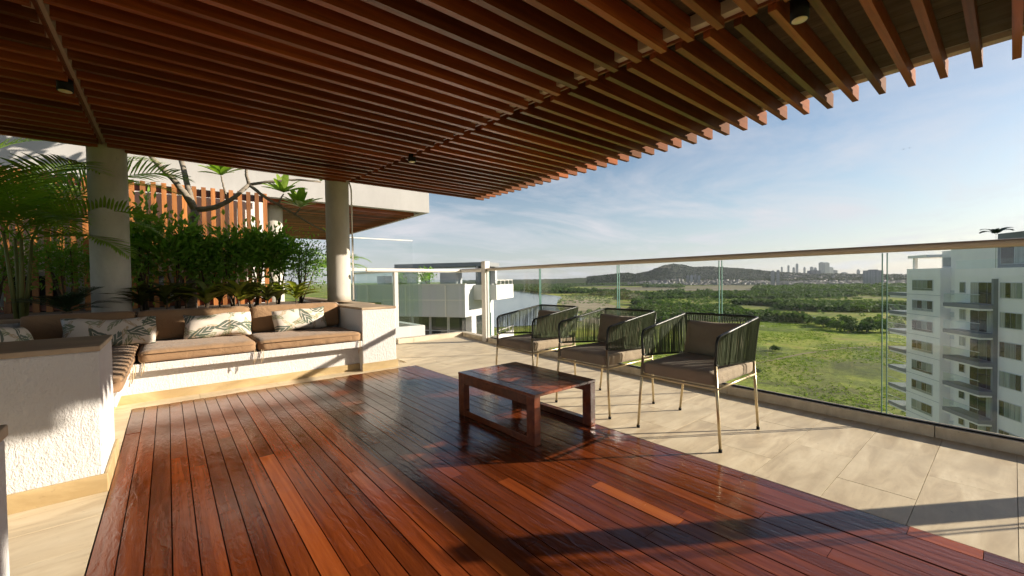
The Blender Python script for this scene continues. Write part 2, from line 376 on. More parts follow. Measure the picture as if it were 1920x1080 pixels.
def smooth_path(pts, r=0.03, n=4):
    P = [Vector(p) for p in pts]; out = [P[0]]
    for i in range(1, len(P)-1):
        a, b, c = P[i-1], P[i], P[i+1]; d1 = (a-b); d2 = (c-b)
        q = min(r, d1.length*0.45, d2.length*0.45)
        s, e = b+d1.normalized()*q, b+d2.normalized()*q
        for k in range(n+1):
            t = k/n; out.append(s*(1-t)**2 + b*2*t*(1-t) + e*t*t)
    out.append(P[-1]); return out

def copy_tree(o, parent=None):
    c = o.copy(); COL.objects.link(c); c.parent = parent
    for ch in list(o.children): copy_tree(ch, c)
    return c

def rounded(name, sx, sy, sz, r, puff, mat, parent=None, cuts=10, dent=None):
    """a soft box sx*sy*sz (centre at its middle) with radius r and a domed top"""
    bm = bmesh.new(); bmesh.ops.create_cube(bm, size=2.0)
    bmesh.ops.subdivide_edges(bm, edges=list(bm.edges), cuts=cuts, use_grid_fill=True)
    hx, hy, hz = sx/2, sy/2, sz/2
    for v in bm.verts:
        p = Vector((v.co.x*hx, v.co.y*hy, v.co.z*hz))
        i = Vector((max(-hx+r, min(hx-r, p.x)), max(-hy+r, min(hy-r, p.y)), max(-hz+r, min(hz-r, p.z))))
        d = p-i
        if d.length > 1e-6: p = i+d.normalized()*r
        ux, uy = p.x/hx, p.y/hy
        p.z += puff*(1-ux*ux)*(1-uy*uy)*(1 if p.z > 0 else -0.2)
        if dent: p += dent(p)
        v.co = p
    me = bpy.data.meshes.new(name); bm.to_mesh(me); bm.free()
    return link(name, me, mat, parent, True)

def pillow_mesh(w, h, t, n=22, seed=0, pinch=0.10, wob=1.0):
    rs = random.Random(seed); ph = [rs.uniform(0, 6) for _ in range(6)]
    V, F = [], []
    for side in (1, -1):
        for i in range(n+1):
            for j in range(n+1):
                u, v = -1+2*i/n, -1+2*j/n
                pin = 1-0.07*(1-abs(v)**1.5)*abs(u)**3*0 - 0.05*(1-v*v)*(abs(u) > 0.5)*(abs(u)-0.5)
                pin2 = 1-pinch*(1-u*u)*abs(v)**2
                x = u*w/2*pin; z = v*h/2*pin2
                th = t/2*((1-u**4)*(1-v**4))**0.55
                th += 0.006*math.sin(7*u+ph[0])*math.sin(5*v+ph[1])*(1-u*u)*(1-v*v)
                z += wob*0.008*math.sin(4*u+ph[2]); x += wob*0.006*math.sin(3*v+ph[3])
                V.append((x, -side*th, z))
    m = (n+1)**2
    for i in range(n):
        for j in range(n):
            a = i*(n+1)+j
            F.append((a, a+n+1, a+n+2, a+1)); F.append((m+a, m+a+1, m+a+n+2, m+a+n+1))
    me = bpy.data.meshes.new('pillow'); me.from_pydata(V, [], F)
    bm = bmesh.new(); bm.from_mesh(me); bmesh.ops.remove_doubles(bm, verts=bm.verts, dist=1e-4); bm.to_mesh(me); bm.free()
    return me

#==STRUCTURE==
# ================================================================== TERRACE FLOOR AND DECK
WT = 0.71            # height of the masonry walls
def struct(o): o['kind'] = 'structure'; return o
slab = struct(B().box(-4.5, -3.5, -0.30, 3.62, 6.30, -0.045).build('terrace_floor', m_joint))
bed = struct(B().box(2.262, -3.4, -0.045, 3.60, 6.24, -0.010).build('mortar_bed', m_joint)); bed.parent = slab; del bed['kind']
bed2 = B().box(-4.4, -3.4, -0.045, -0.262, 6.24, -0.010).build('mortar_bed', m_joint, slab)
bed3 = B().box(-0.262, 4.53, -0.045, 2.262, 6.24, -0.010).build('mortar_bed', m_joint, slab)
RAIL = [(3.555, -3.4), (3.57, -1.0), (3.585, 0.0), (3.60, 0.6), (3.655, 1.57), (3.715, 2.9), (3.82, 4.2), (3.965, 5.46), (4.07, 6.36)]
def rail_x(y):
    for (x0, y0), (x1, y1) in zip(RAIL[:-1], RAIL[1:]):
        if y0 <= y <= y1: return x0+(x1-x0)*(y-y0)/(y1-y0)
    return RAIL[-1][0]
wedge = B().poly([(3.60, -3.4), (3.62, -1.0), (3.65, 0.6), (3.70, 1.57), (3.76, 2.9), (3.87, 4.2), (4.02, 5.46), (4.16, 6.5), (2.3, 6.5), (2.3, 6.24), (3.60, 6.24)], -0.30, -0.012).build('floor_edge', m_joint, slab)
# stone tiles: rows along X, 0.285 deep, fine recessed joints
def tiles(x0, x1, y0, y1, L_, W_, zt=0.0, clip=None):
    y = y0; k = 0
    while y < y1-0.02:
        yb = min(y+W_, y1); xs = [x0]; x = x0 + (L_*0.5 if k % 2 else L_)*random.uniform(0.9, 1.05)
        end = clip((y+yb)/2) if clip else x1
        while x < end-0.12: xs.append(x); x += L_
        xs.append(end)
        for a, b in zip(xs[:-1], xs[1:]):
            zz = zt + random.uniform(-0.0012, 0.0004)
            t = B().box(-(b-a)/2+0.001, -(yb-y)/2+0.001, -0.009, (b-a)/2-0.001, (yb-y)/2-0.001, 0).build('floor_tile', m_tile, slab)
            t.location = ((a+b)/2, (y+yb)/2, zz)
        y = yb; k += 1
tiles(2.243, 3.6, -1.73, 6.24, 0.62, 0.285, clip=lambda y: rail_x(y)-0.005)
tiles(-1.6, -0.246, -0.6, 2.80, 0.62, 0.285)
tiles(-0.362, 2.262, 4.525, 4.75, 0.62, 0.225)
tiles(-0.372, -0.246, 3.38, 4.525, 0.11, 0.57)
# timber deck
deck = struct(B().box(-0.262, -3.4, -0.06, 2.262, 4.53, -0.032).build('timber_deck', m_under))
PW = 0.0776
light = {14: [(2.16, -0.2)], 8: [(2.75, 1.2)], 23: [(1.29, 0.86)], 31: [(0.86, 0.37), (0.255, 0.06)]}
for i in range(32):
    xc = -0.243+PW*(i+0.5)
    cuts = [-3.4]; y = -3.4+random.uniform(0.5, 2.2)
    while y < 4.2: cuts.append(y); y += random.uniform(1.1, 2.6)
    cuts.append(4.52); lt = light.get(i, [])
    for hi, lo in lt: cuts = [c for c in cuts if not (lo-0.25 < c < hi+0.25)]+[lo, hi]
    cuts = sorted(cuts)
    for a, b in zip(cuts[:-1], cuts[1:]):
        isl = any(abs(b-h) < 1e-6 and abs(a-l) < 1e-6 for h, l in lt)
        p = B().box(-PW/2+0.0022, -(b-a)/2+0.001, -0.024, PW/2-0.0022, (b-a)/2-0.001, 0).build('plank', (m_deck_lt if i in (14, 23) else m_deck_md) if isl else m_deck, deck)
        p.location = (xc, (a+b)/2, random.uniform(-0.0018, 0.001)); p.rotation_euler = (random.uniform(-.0007, .0007), random.uniform(-.009, .009), 0)

# kerb under the glass
kb = struct(thing('glass_kerb', None, None)); 
def ribbon(name, mat, parent, off0, off1, z0, z1, pts, bevel=0.0):
    b = B(); P = [Vector((x, y, 0)) for x, y in pts]; n = len(P); ring = []
    for i in range(n):
        t = (P[min(i+1, n-1)]-P[max(i-1, 0)]).normalized(); nr = Vector((t.y, -t.x, 0))
        ring.append((P[i]+nr*off0, P[i]+nr*off1))
    for (a0, a1), (b0, b1) in zip(ring[:-1], ring[1:]):
        pass
    vs_ = []; fs = []
    for a0, a1 in ring:
        vs_ += [(a0.x, a0.y, z0), (a1.x, a1.y, z0), (a1.x, a1.y, z1), (a0.x, a0.y, z1)]
    for i in range(n-1):
        q = 4*i
        for k in range(4): fs.append((q+k, q+(k+1) % 4, q+4+(k+1) % 4, q+4+k))
    fs += [(3, 2, 1, 0), (4*n-4, 4*n-3, 4*n-2, 4*n-1)]
    b.add(vs_, fs); return b.build(name, mat, parent)
def resample(pts, step):
    P = [Vector(p) for p in pts]; out = []
    for a, b in zip(P[:-1], P[1:]):
        n = max(1, int((b-a).length/step))
        for k in range(n): out.append(a+(b-a)*k/n)
    out.append(P[-1]); return [(p.x, p.y) for p in out]
# smooth the plan a little
ys_ = np.linspace(-3.4, 6.36, 40); xs_ = np.array([rail_x(y) for y in ys_])
for _ in range(3): xs_[1:-1] = (xs_[:-2]+2*xs_[1:-1]+xs_[2:])/4
PLAN = list(zip(xs_, ys_))
def plan_x(y): return float(np.interp(y, ys_, xs_))
seams = [-3.4, -2.2, -0.95, 0.3, 1.55, 2.8, 4.05, 5.43, 6.36]
for a, b in zip(seams[:-1], seams[1:]):
    pts = [(plan_x(y), y) for y in np.linspace(a+0.002, b-0.002, 6)]
    ribbon('kerb_stone', m_kerb, kb, -0.005, 0.10, -0.02, 0.068, pts)
for a, b in ((2.12, 3.1), (3.104, 4.06)):
    B().box(a, 6.30, -0.02, b, 6.42, 0.068).build('kerb_stone', m_kerb, kb)

# ================================================================== MASONRY: BENCH, BLOCKS, PLANTER, COLUMNS
pl = struct(thing('planter', None, None))
B().box(-4.4, 5.53, -0.045, 2.13, 5.70, WT-0.03).build('planter_wall', m_stucco, pl)
B().box(-4.4, 5.50, WT-0.03, 2.15, 5.72, WT-0.004).build('planter_cap', m_cap, pl)
B().box(2.13-0.14, 5.70, -0.045, 2.13, 9.0, WT-0.03).build('planter_wall', m_stucco, pl)
B().box(2.13-0.16, 5.72, WT-0.03, 2.15, 9.0, WT-0.004).build('planter_cap', m_cap, pl)
B().box(-4.4, 5.70, 0.2, 1.99, 9.0, 0.635).build('planter_soil', m_soil, pl)
B().box(-4.4, 5.2, -1.3, 4.3, 16, -0.31).build('lower_slab', m_conc, pl)

bn = thing('masonry_bench', 'L-shaped white masonry bench with stone baseboard under brown cushions', 'bench', (0, 0, 0))
B().box(-0.36, 4.73, -0.04, 1.655, 5.53, 0.27).build('base_wall', m_stucco, bn)
B().box(-0.375, 4.715, -0.02, 1.655, 4.73, 0.075).build('baseboard', m_basebd, bn)
B().box(-1.25, 4.62, 0.27, 1.655, 5.53, 0.338).build('seat_slab', m_stucco, bn, bevel=0.006)
B().box(-1.25, 3.40, -0.04, -0.36, 5.53, 0.27).build('base_wall', m_stucco, bn)
B().box(-0.362, 3.40, -0.02, -0.347, 4.715, 0.075).build('baseboard', m_basebd, bn)
B().box(-1.25, 3.40, 0.2702, -0.25, 4.618, 0.338).build('seat_slab', m_stucco, bn, bevel=0.006)
B().box(-1.45, 3.40, -0.04, -1.25, 5.53, WT-0.03).build('back_wall', m_stucco, bn)
B().box(-1.47, 3.40, WT-0.03, -1.23, 5.495, WT-0.004).build('back_cap', m_cap, bn)

def block(name, label, x0, y0, x1, y1, sides):
    t = thing(name, label, 'block', (0, 0, 0))
    B().box(x0, y0, -0.04, x1, y1, WT-0.028).build('wall', m_stucco, t, bevel=0.008)
    B().box(x0-0.004, y0-0.006, WT-0.028, x1+0.004, y1+0.004, WT-0.002).build('cap', m_cap, t, bevel=0.004)
    for (a, b, c, d) in sides: B().box(a, b, -0.02, c, d, 0.085).build('baseboard', m_basebd, t, bevel=0.004)
    return t
block('end_block', 'white stucco block with stone top at the right end of the bench', 1.655, 4.62, 2.05, 5.49,
      [(1.645, 4.605, 2.065, 4.6185), (2.0515, 4.6185, 2.065, 5.49)])
block('arm_block', 'large white rough stucco block with stone top at the left, ending the bench', -3.6, 2.82, -0.262, 3.39,
      [(-3.6, 2.802, -0.245, 2.8185), (-0.2605, 2.8185, -0.245, 3.40)])
block('near_block', 'white block with dark stone top cut by the lower left photo edge', -3.6, 0.55, -0.272, 1.36,
      [(-3.6, 1.3615, -0.255, 1.375), (-0.2705, 0.55, -0.255, 1.3615)])

def column(x, y, z0, z1, r, label, ring=True):
    t = thing('concrete_column', label, 'column', (x, y, z0), group='round concrete columns')
    b = B(); n = 18; b.tube([(0, 0, (z1-z0)*k/n) for k in range(n+1)], r, 40); b.build('shaft', m_conc, t, True)
    B().cyl(0, 0, 0.0, 0.012, r+0.012, 40).build('base_joint', m_cap, t, True)
    return t
column(-0.49, 6.52, 0.634, 2.64, 0.168, 'thick round concrete column beside the palm, left one')
column(2.03, 6.62, 0.70, 2.64, 0.168, 'round concrete column standing at the right end of the planter')
column(1.70, 9.75, -0.3, 2.62, 0.18, 'round concrete column behind the hedge, holding the neighbouring roof')
tag(B().tube(smooth_path([(2.232, 6.58, 0.72), (2.232, 6.58, 2.44), (2.2, 6.58, 2.54)], 0.06), 0.011, 10).build('conduit_pipe', m_alu, None, True), 'thin grey pipe running up the right column', 'pipe')
tag(B().tube([(2.30, 6.75, 0.55), (2.30, 6.75, 1.72)], 0.008, 8).build('screen_post', m_black, None, True), 'thin dark upright rod right of the right column', 'post')

# ================================================================== PERGOLA
pg = thing('pergola', 'timber pergola roof of reddish brown slats over the deck', 'pergola', (0, 0, 2.5))
ZB, SH, ST, PI_ = 2.5, 0.122, 0.043, 0.1775
xbr = lambda y: 2.76-0.095*y
def slat(x0, x1, y):
    o = B().box(-(x1-x0)/2, -ST/2, 0, (x1-x0)/2, ST/2, SH).build('slat', m_slat, pg)
    o.location = ((x0+x1)/2, y, random.uniform(-0.003, 0.003)); o.rotation_euler = (random.uniform(-.02, .02), 0, random.uniform(-.0012, .0012))
for k in range(-24, 32):
    yi = 0.965+PI_*k; yo = yi+PI_*0.53
    slat(-0.47, xbr(yi)-0.035, yi)
    if yo < 6.55:
        slat(xbr(yo)-0.005, 4.62+random.uniform(-0.006, 0.006), yo); slat(-4.0, -0.53, yo)
for fx, nm in (((lambda y: xbr(y)), 'break_beam'), ((lambda y: -0.50), 'break_beam')):
    b = B()
    for a, c in ((-3.5, 6.5),):
        q = [(fx(a)-0.085, a), (fx(a)+0.01, a), (fx(c)+0.01, c), (fx(c)-0.085, c)]
        b.poly(q, 0.055, 0.128)
    b.build(nm, m_cream, pg)
    b = B(); a, c = -3.5, 6.5
    b.poly([(fx(a)-0.03, a), (fx(a)-0.012, a), (fx(c)-0.012, c), (fx(c)-0.03, c)], 0.036, 0.0545); b.build('batten', m_slat, pg)
bx_ = np.arange(-4.1, 4.36, 0.265)
for a in bx_:
    o = B().box(a+0.003, -3.6, 0.1285, a+0.262, 6.56, 0.15).build('ceiling_board', m_board, pg); o.location.z = random.uniform(0, 0.004)
B().box(-4.1, -3.6, 0.156, 4.55, 6.58, 0.26).build('roof_deck', m_conc, pg)
B().box(4.47, -3.6, 0.119, 4.552, 6.58, 0.155).build('edge_strip', m_cream, pg)
B().box(-4.1, 6.581, 0.05, 4.46, 6.62, 0.26).build('rear_fascia', m_slat, pg)
for (x, y, lb) in ((2.80, 0.785, 'black cylinder spotlight hanging among the pergola slats at the upper right'), (-0.555, 4.53, 'black cylinder spotlight under the slats near the left beam'), (2.33, 4.69, 'small black cylinder spotlight under the slats in the middle')):
    t = thing('spotlight', lb, 'spotlight', (x, y, 2.452), group='ceiling spotlights')
    B().cyl(0, 0, 0.0, 0.12, 0.046, 28).build('housing', m_black, t, True)
    B().cyl(0, 0, -0.003, 0.0, 0.038, 28).build('lens', m_lens, t, True)
    B().cyl(0, 0, 0.12, 0.16, 0.012, 10).build('stem', m_black, t, True)

# ================================================================== GLASS BALUSTRADE
bl = thing('glass_balustrade', 'clear frameless glass balustrade with brown handrail along the terrace edge', 'balustrade', (3.6, 0, 0))
bl.location = (0, 0, 0)
hp = [(plan_x(y), y) for y in np.linspace(-3.4, 5.46, 36)]
def rail_profile(name, pts, z, w, h, off, mat, parent, n=16):
    vs_, fs = [], []; P = [Vector((x, y, z)) for x, y in pts]
    for i, p in enumerate(P):
        t = (P[min(i+1, len(P)-1)]-P[max(i-1, 0)]).normalized(); nr = Vector((t.y, -t.x, 0))
        for k in range(n):
            q = 2*math.pi*(k+0.5)/n; c, s_ = math.cos(q), math.sin(q)
            vs_.append(p+nr*(off+w/2*math.copysign(abs(c)**0.55, c))+Vector((0, 0, h/2*math.copysign(abs(s_)**0.55, s_))))
    for i in range(len(P)-1):
        for k in range(n): fs.append((i*n+k, i*n+(k+1) % n, (i+1)*n+(k+1) % n, (i+1)*n+k))
    fs += [tuple(range(n-1, -1, -1)), tuple(range((len(P)-1)*n, len(P)*n))]
    return B().add(vs_, fs).build(name, mat, parent, True)
rail_profile('handrail', hp, 1.166, 0.085, 0.046, 0.034, m_railtop, bl)
def pane(y0, y1):
    pts = [(plan_x(y), y) for y in np.linspace(y0, y1, 5)]
    ribbon('pane', m_glass, bl, 0.030, 0.042, 0.066, 1.14, pts)
    for y in (y0, y1):
        x = plan_x(y); B().box(x+0.029, y-0.0025, 0.07, x+0.043, y+0.0025, 1.14).build('pane_edge', m_glassedge, bl)
jo = [-3.35, -2.0, -0.72, 0.54, 1.62, 2.72, 4.05, 5.40]
for a, c in zip(jo[:-1], jo[1:]): pane(a+0.012, c-0.012)
ribbon('base_channel', m_black, bl, 0.022, 0.05, 0.069, 0.079, [(x, y) for x, y in PLAN if y < 5.42])
for y in (-0.56, 5.46):
    x = plan_x(y)
    p = B().box(x-0.045, y-0.05, 0.0, x+0.055, y+0.05, 1.30 if y > 0 else 1.20).build('post', m_alu, bl, bevel=0.006)
fb = thing('corner_balustrade', 'glass balustrade with white handrail closing the far end of the terrace', 'balustrade', (0, 0, 0))
b = B(); b.tube([(3.985, 5.53, 1.165), (4.07, 6.36, 1.165), (2.36, 6.36, 1.175)], 0.03, 12); b.build('handrail', m_alu, fb, False)
for x0, x1 in ((2.25, 3.06), (3.08, 4.02)): B().box(x0, 6.352, 0.066, x1, 6.364, 1.14).build('pane', m_glass, fb)
ribbon('pane', m_glass, fb, -0.006, 0.006, 0.066, 1.14, [(4.0, 5.53), (4.07, 6.33)])

#==FURNITURE==
# ================================================================== COFFEE TABLE
tb = thing('coffee_table', 'low dark varnished timber coffee table with open box frame legs', 'table', (1.94, 2.227, 0))
TX, TY, TZ = 0.282, 0.418, 0.313
for s in (-1, 1):
    x0, x1 = (s*TX, s*(TX-0.05)); x0, x1 = min(x0, x1), max(x0, x1)
    for q in (-1, 1):
        y0, y1 = sorted((q*TY, q*(TY-0.072))); B().box(x0, y0, 0, x1, y1, TZ-0.018).build('leg', m_table, tb, bevel=0.003)
    B().box(x0+0.002, -TY+0.072, 0.002, x1-0.002, TY-0.072, 0.045).build('bottom_rail', m_table, tb, bevel=0.002)
    B().box(x0+0.002, -TY+0.072, TZ-0.078, x1-0.002, TY-0.072, TZ-0.019).build('top_rail', m_table, tb, bevel=0.002)
n = 7; w = 2*TX/n
for i in range(n):
    o = B().box(-w/2+0.0008, -TY-0.004, -0.0175, w/2-0.0008, TY+0.004, 0).build('top_plank', m_table, tb, bevel=0.0015, seg=1); o.location = (-TX+w*(i+0.5), 0, TZ+random.uniform(-0.001, 0.0006))
for yy in (-0.2, 0.2): B().box(-TX+0.051, yy-0.025, TZ-0.06, TX-0.051, yy+0.025, TZ-0.019).build('cross_bearer', m_table, tb)

# ================================================================== CHAIRS
def make_chair():
    t = thing('armchair', '', 'chair', (0, 0, 0), group='woven armchairs by the glass')
    F_T = lambda s: Vector((-0.262, s*0.245, 0.648)); B_T = lambda s: Vector((0.34, s*0.252, 0.728))
    F_B = lambda s: Vector((-0.262, s*0.236, 0.488)); B_B = lambda s: Vector((0.302, s*0.232, 0.442))
    path = smooth_path([F_B(-1)+Vector((0.03, 0, -0.002)), F_B(-1), F_T(-1), B_T(-1), B_T(1), F_T(1), F_B(1), F_B(1)+Vector((0.03, 0, -0.002))], 0.045, 6)
    B().tube(path, 0.0085, 8).build('top_frame', m_dkframe, t, True)
    path = smooth_path([F_B(-1)+Vector((0.03, 0, -0.002)), B_B(-1), B_B(1), F_B(1)+Vector((0.03, 0, -0.002))], 0.04, 5)
    B().tube(path, 0.0075, 8).build('lower_frame', m_dkframe, t, True)
    for s in (-1, 1):
        B().tube([B_B(s)+Vector((0.004, 0, 0)), B_T(s)+Vector((0, 0, -0.012))], 0.006, 8).build('back_upright', m_dkframe, t, True)
    # cords: single strands wound over the rails, two layers
    b = B(); rr = random.Random(3)
    def strands(A0, A1, B0, B1, n, out):
        for i in range(n):
            u = (i+0.5)/n
            for lay in (-1, 1):
                du = rr.uniform(-0.003, 0.003)+lay*0.15/n
                du2 = rr.uniform(-0.004, 0.004)-lay*0.15/n
                p = A0.lerp(A1, min(1, max(0, u+du)))+out*lay*0.0085; q = B0.lerp(B1, min(1, max(0, u+du2)))+out*lay*0.0075
                m = p.lerp(q, 0.5)+out*rr.uniform(-0.003, 0.003)
                b.tube([p+Vector((0, 0, 0.003)), m, q-Vector((0, 0, 0.003))], 0.0029, 4, False)
    for s in (-1, 1):
        strands(F_T(s)+Vector((0.012, 0, 0)), B_T(s), F_B(s)+Vector((0.012, 0, 0)), B_B(s), 32, Vector((0, s, 0)))
    strands(B_T(-1), B_T(1), B_B(-1), B_B(1), 29, Vector((1, 0, 0.1)))
    w_ = b.build('cord_weave', m_cordg, t, True); w_['kind'] = 'stuff'
    for s in (-1, 1):
        for top, foot in ((F_B(s), Vector((-0.275, s*0.268, 0.012))), (B_B(s), Vector((0.272, s*0.268, 0.012)))):
            lg = B().tube([top+Vector((0, 0, -0.004)), foot], [0.0095, 0.008], 10).build('leg', m_brass, t, True)
            B().cyl(foot.x, foot.y, 0.0, 0.016, 0.0105, 10).build('foot_cap', m_black, lg, True)
    zs = 0.355
    c = [Vector((-0.268, -0.249, zs)), Vector((-0.268, 0.249, zs)), Vector((0.294, 0.242, zs)), Vector((0.294, -0.242, zs))]
    for i in range(4): B().tube([c[i], c[(i+1) % 4]], 0.008, 8).build('seat_rail', m_brass, t, True)
    cu = rounded('seat_cushion', 0.565, 0.478, 0.085, 0.024, 0.010, m_chairfab, t); cu.location = (0.012, 0, zs+0.0505)
    bc = link('back_cushion', pillow_mesh(0.405, 0.24, 0.10, 18, 5, 0.0, 0.3), m_chairfab, t, True)
    bc.location = (0.232, 0, 0.566)
    bc.rotation_euler = Matrix.Rotation(R(13), 3, 'Y').to_4x4().to_3x3().__matmul__(Matrix.Rotation(R(-90), 3, 'Z')).to_euler()
    return t
ch = make_chair()
spots = [(2.675, 1.325, 0, 'woven green cord armchair nearest the camera, farthest right of three'),
         (2.675, 2.085, R(-1), 'woven green cord armchair standing in the middle of three'),
         (2.69, 2.915, R(1.5), 'woven green cord armchair farthest from the camera, beside the white rail post')]
for i, (x, y, rz, lb) in enumerate(spots):
    o = ch if i == 0 else copy_tree(ch)
    o.location = (x, y, 0); o.rotation_euler = (0, 0, rz); o['label'] = lb
    if i == 1:
        for c_ in o.children:
            if c_.name.startswith('back_cushion'): c_.rotation_euler.rotate_axis('Z', R(4)); c_.location.y += 0.03

# ================================================================== BENCH CUSHIONS AND PILLOWS
def seatcush(name, label, cat, x0, y0, z0, x1, y1, z1, front, puff=0.012, grp='bench seat cushions', ties=()):
    t = thing(name, label, cat, ((x0+x1)/2, (y0+y1)/2, z0), group=grp)
    w, d, h = x1-x0, y1-y0, z1-z0; rr = random.Random(int(abs(x0*100)+y0*10)); ph = rr.uniform(0, 6)
    dent = lambda p: Vector((0, 0, 0.003*math.sin(p.x*21+ph)*math.sin(p.y*17+ph)))
    c = rounded('pad', w, d, h, min(0.035, h*0.42), puff, m_fab, t, 14, dent); c.location = (0, 0, h/2)
    for zz in (h*0.70, ):
        r_ = 0.035; pts = [(-w/2+r_, -d/2-0.0005, zz), (w/2-r_, -d/2-0.0005, zz), (w/2+0.0005, -d/2+r_, zz), (w/2+0.0005, d/2-r_, zz), (w/2-r_, d/2+0.0005, zz), (-w/2+r_, d/2+0.0005, zz), (-w/2-0.0005, d/2-r_, zz), (-w/2-0.0005, -d/2+r_, zz), (-w/2+r_, -d/2-0.0005, zz)]
        B().tube(pts, 0.0045, 6).build('piping', m_piping, c, True).location = (0, 0, -h/2)
    for (tx, ty, ln) in ties:
        tp = [(tx, ty, 0.02), (tx+0.006, ty-0.012, -0.03), (tx-0.006, ty-0.008, -ln)]
        B().tube(smooth_path(tp, 0.02), 0.0032, 5).build('tie', m_tie, t, True)
        B().tube(smooth_path([(q[0]+0.014, q[1], q[2]*0.8) for q in tp], 0.02), 0.0032, 5).build('tie', m_tie, t, True)
    return t
seatcush('seat_cushion', 'brown seat cushion in the middle of the back bench, with piping', 'cushion', -0.205, 4.60, 0.340, 0.640, 5.36, 0.448, 'y', ties=((-0.40, -0.36, 0.10), (0.40, -0.37, 0.11)))
seatcush('seat_cushion', 'brown seat cushion next to the end block on the right', 'cushion', 0.655, 4.60, 0.340, 1.640, 5.36, 0.448, 'y', ties=((-0.47, -0.37, 0.12), (0.46, -0.37, 0.13)))
seatcush('seat_cushion', 'brown seat cushion on the left arm of the bench, slat shadows on it', 'cushion', -1.15, 3.42, 0.340, -0.225, 4.585, 0.448, 'x', ties=((0.455, 0.5, 0.12), (0.455, 0.2, 0.10)))
seatcush('seat_cushion', 'brown corner seat cushion mostly hidden behind the long printed pillow', 'cushion', -1.15, 4.60, 0.340, -0.22, 5.36, 0.446, 'y')
def backcush(label, x0, x1, y, rz=0, dy=0.0):
    w = x1-x0; t = thing('back_cushion', label, 'cushion', ((x0+x1)/2, y, 0.449) if rz == 0 else (x0, y, 0.449), rz, group='bench back cushions')
    c = rounded('pad', w, 0.13, 0.30, 0.04, 0.0, m_fab, t, 12, lambda p: Vector((0, -0.018*(1-(2*p.x/w)**2)*(1-(p.z/0.15)**2) if p.y < 0 else 0, 0))); c.location = (0, 0, 0.148); c.rotation_euler = (R(-7), 0, 0)
    pts = [(-w/2+0.03, -0.05, 0.138), (w/2-0.03, -0.05, 0.138), (w/2-0.006, -0.05, 0.11), (w/2-0.006, -0.05, -0.12)]
    B().tube(pts, 0.0045, 6).build('piping', m_piping, c, True)
    return t
backcush('brown back cushion behind the long printed pillow in the corner', -0.98, -0.245, 5.425)
backcush('brown back cushion in the middle of the back bench', -0.235, 0.695, 5.425)
backcush('brown back cushion beside the end block, right end of bench', 0.705, 1.635, 5.425)
backcush('brown back cushion on the left arm of the bench, nearer the corner', -1.135, -0.30, 4.80, R(90))
backcush('brown back cushion on the left arm of the bench, nearer the camera', -1.135, -0.30, 3.93, R(90))
def pillow(label, x, y, z, w, h, rz, lean, roll_, seed):
    o = link('throw_pillow', pillow_mesh(w, h, 0.15, 22, seed), m_print, None, True)
    o.matrix_world = Matrix.Translation((x, y, z)) @ Matrix.Rotation(rz, 4, 'Z') @ Matrix.Rotation(lean, 4, 'X') @ Matrix.Rotation(roll_, 4, 'Y')
    tag(o, label, 'pillow', 'leaf printed pillows on the bench')
pillow('palm leaf printed pillow in front of the left column, longest of the row', -0.40, 5.16, 0.575, 0.62, 0.27, R(3), R(-17), R(2), 1)
pillow('palm leaf printed pillow in the middle of the back bench', 0.395, 5.20, 0.572, 0.57, 0.26, R(-4), R(-17), R(-1.5), 2)
pillow('palm leaf printed pillow beside the end block with a shadow across it', 1.165, 5.24, 0.577, 0.56, 0.26, R(2), R(-15), R(-2.5), 3)
pillow('palm leaf printed pillow on the left arm of the bench, seen edge on', -0.93, 4.78, 0.575, 0.50, 0.26, R(78), R(-18), R(3), 4)

#==PLANTS==
# ================================================================== PLANTS
def unit(v): return v/np.linalg.norm(v, axis=-1, keepdims=True)
def leaves(C, D, Nn, L_, W_, fold=0.25, bend=0.0):
    """one folded pointed leaf at each C along D, up Nn: 6 verts, 4 tris"""
    C, D, Nn = map(np.asarray, (C, D, Nn)); D = unit(D); S = unit(np.cross(D, Nn)); U = np.cross(S, D)
    L_ = np.broadcast_to(L_, (len(C),))[:, None]; W_ = np.broadcast_to(W_, (len(C),))[:, None]
    base = C; mid = C+D*L_*0.45-U*W_*fold*0.5; tip = C+D*L_-U*L_*bend
    a = mid+S*W_*0.5+U*W_*fold; b_ = mid-S*W_*0.5+U*W_*fold
    V = np.stack([base, mid, tip, a, b_], 1).reshape(-1, 3)
    k = (np.arange(len(C))*5)[:, None]
    F = np.concatenate([k+[0, 1, 3], k+[3, 1, 2], k+[0, 4, 1], k+[4, 2, 1]], 0)
    return V, F
def rand_dirs(n, up=0.0):
    d = rng.normal(size=(n, 3)); d[:, 2] += up; return unit(d)
def crown(center, rad, n, leaf, up=0.5, clumps=9, core=0.25):
    c = np.array(center); rad = np.array(rad)
    cc = rand_dirs(clumps)*rng.uniform(0.35, 0.95, (clumps, 1))*rad
    idx = rng.integers(0, clumps, n)
    p = cc[idx]+rng.normal(size=(n, 3))*rad*0.34
    d = unit(p/rad+rng.normal(size=(n, 3))*0.6+[0, 0, up])
    return leaves(c+p, d, rand_dirs(n, 1.0), leaf*rng.uniform(0.65, 1.25, n), leaf*0.48*rng.uniform(0.7, 1.2, n))
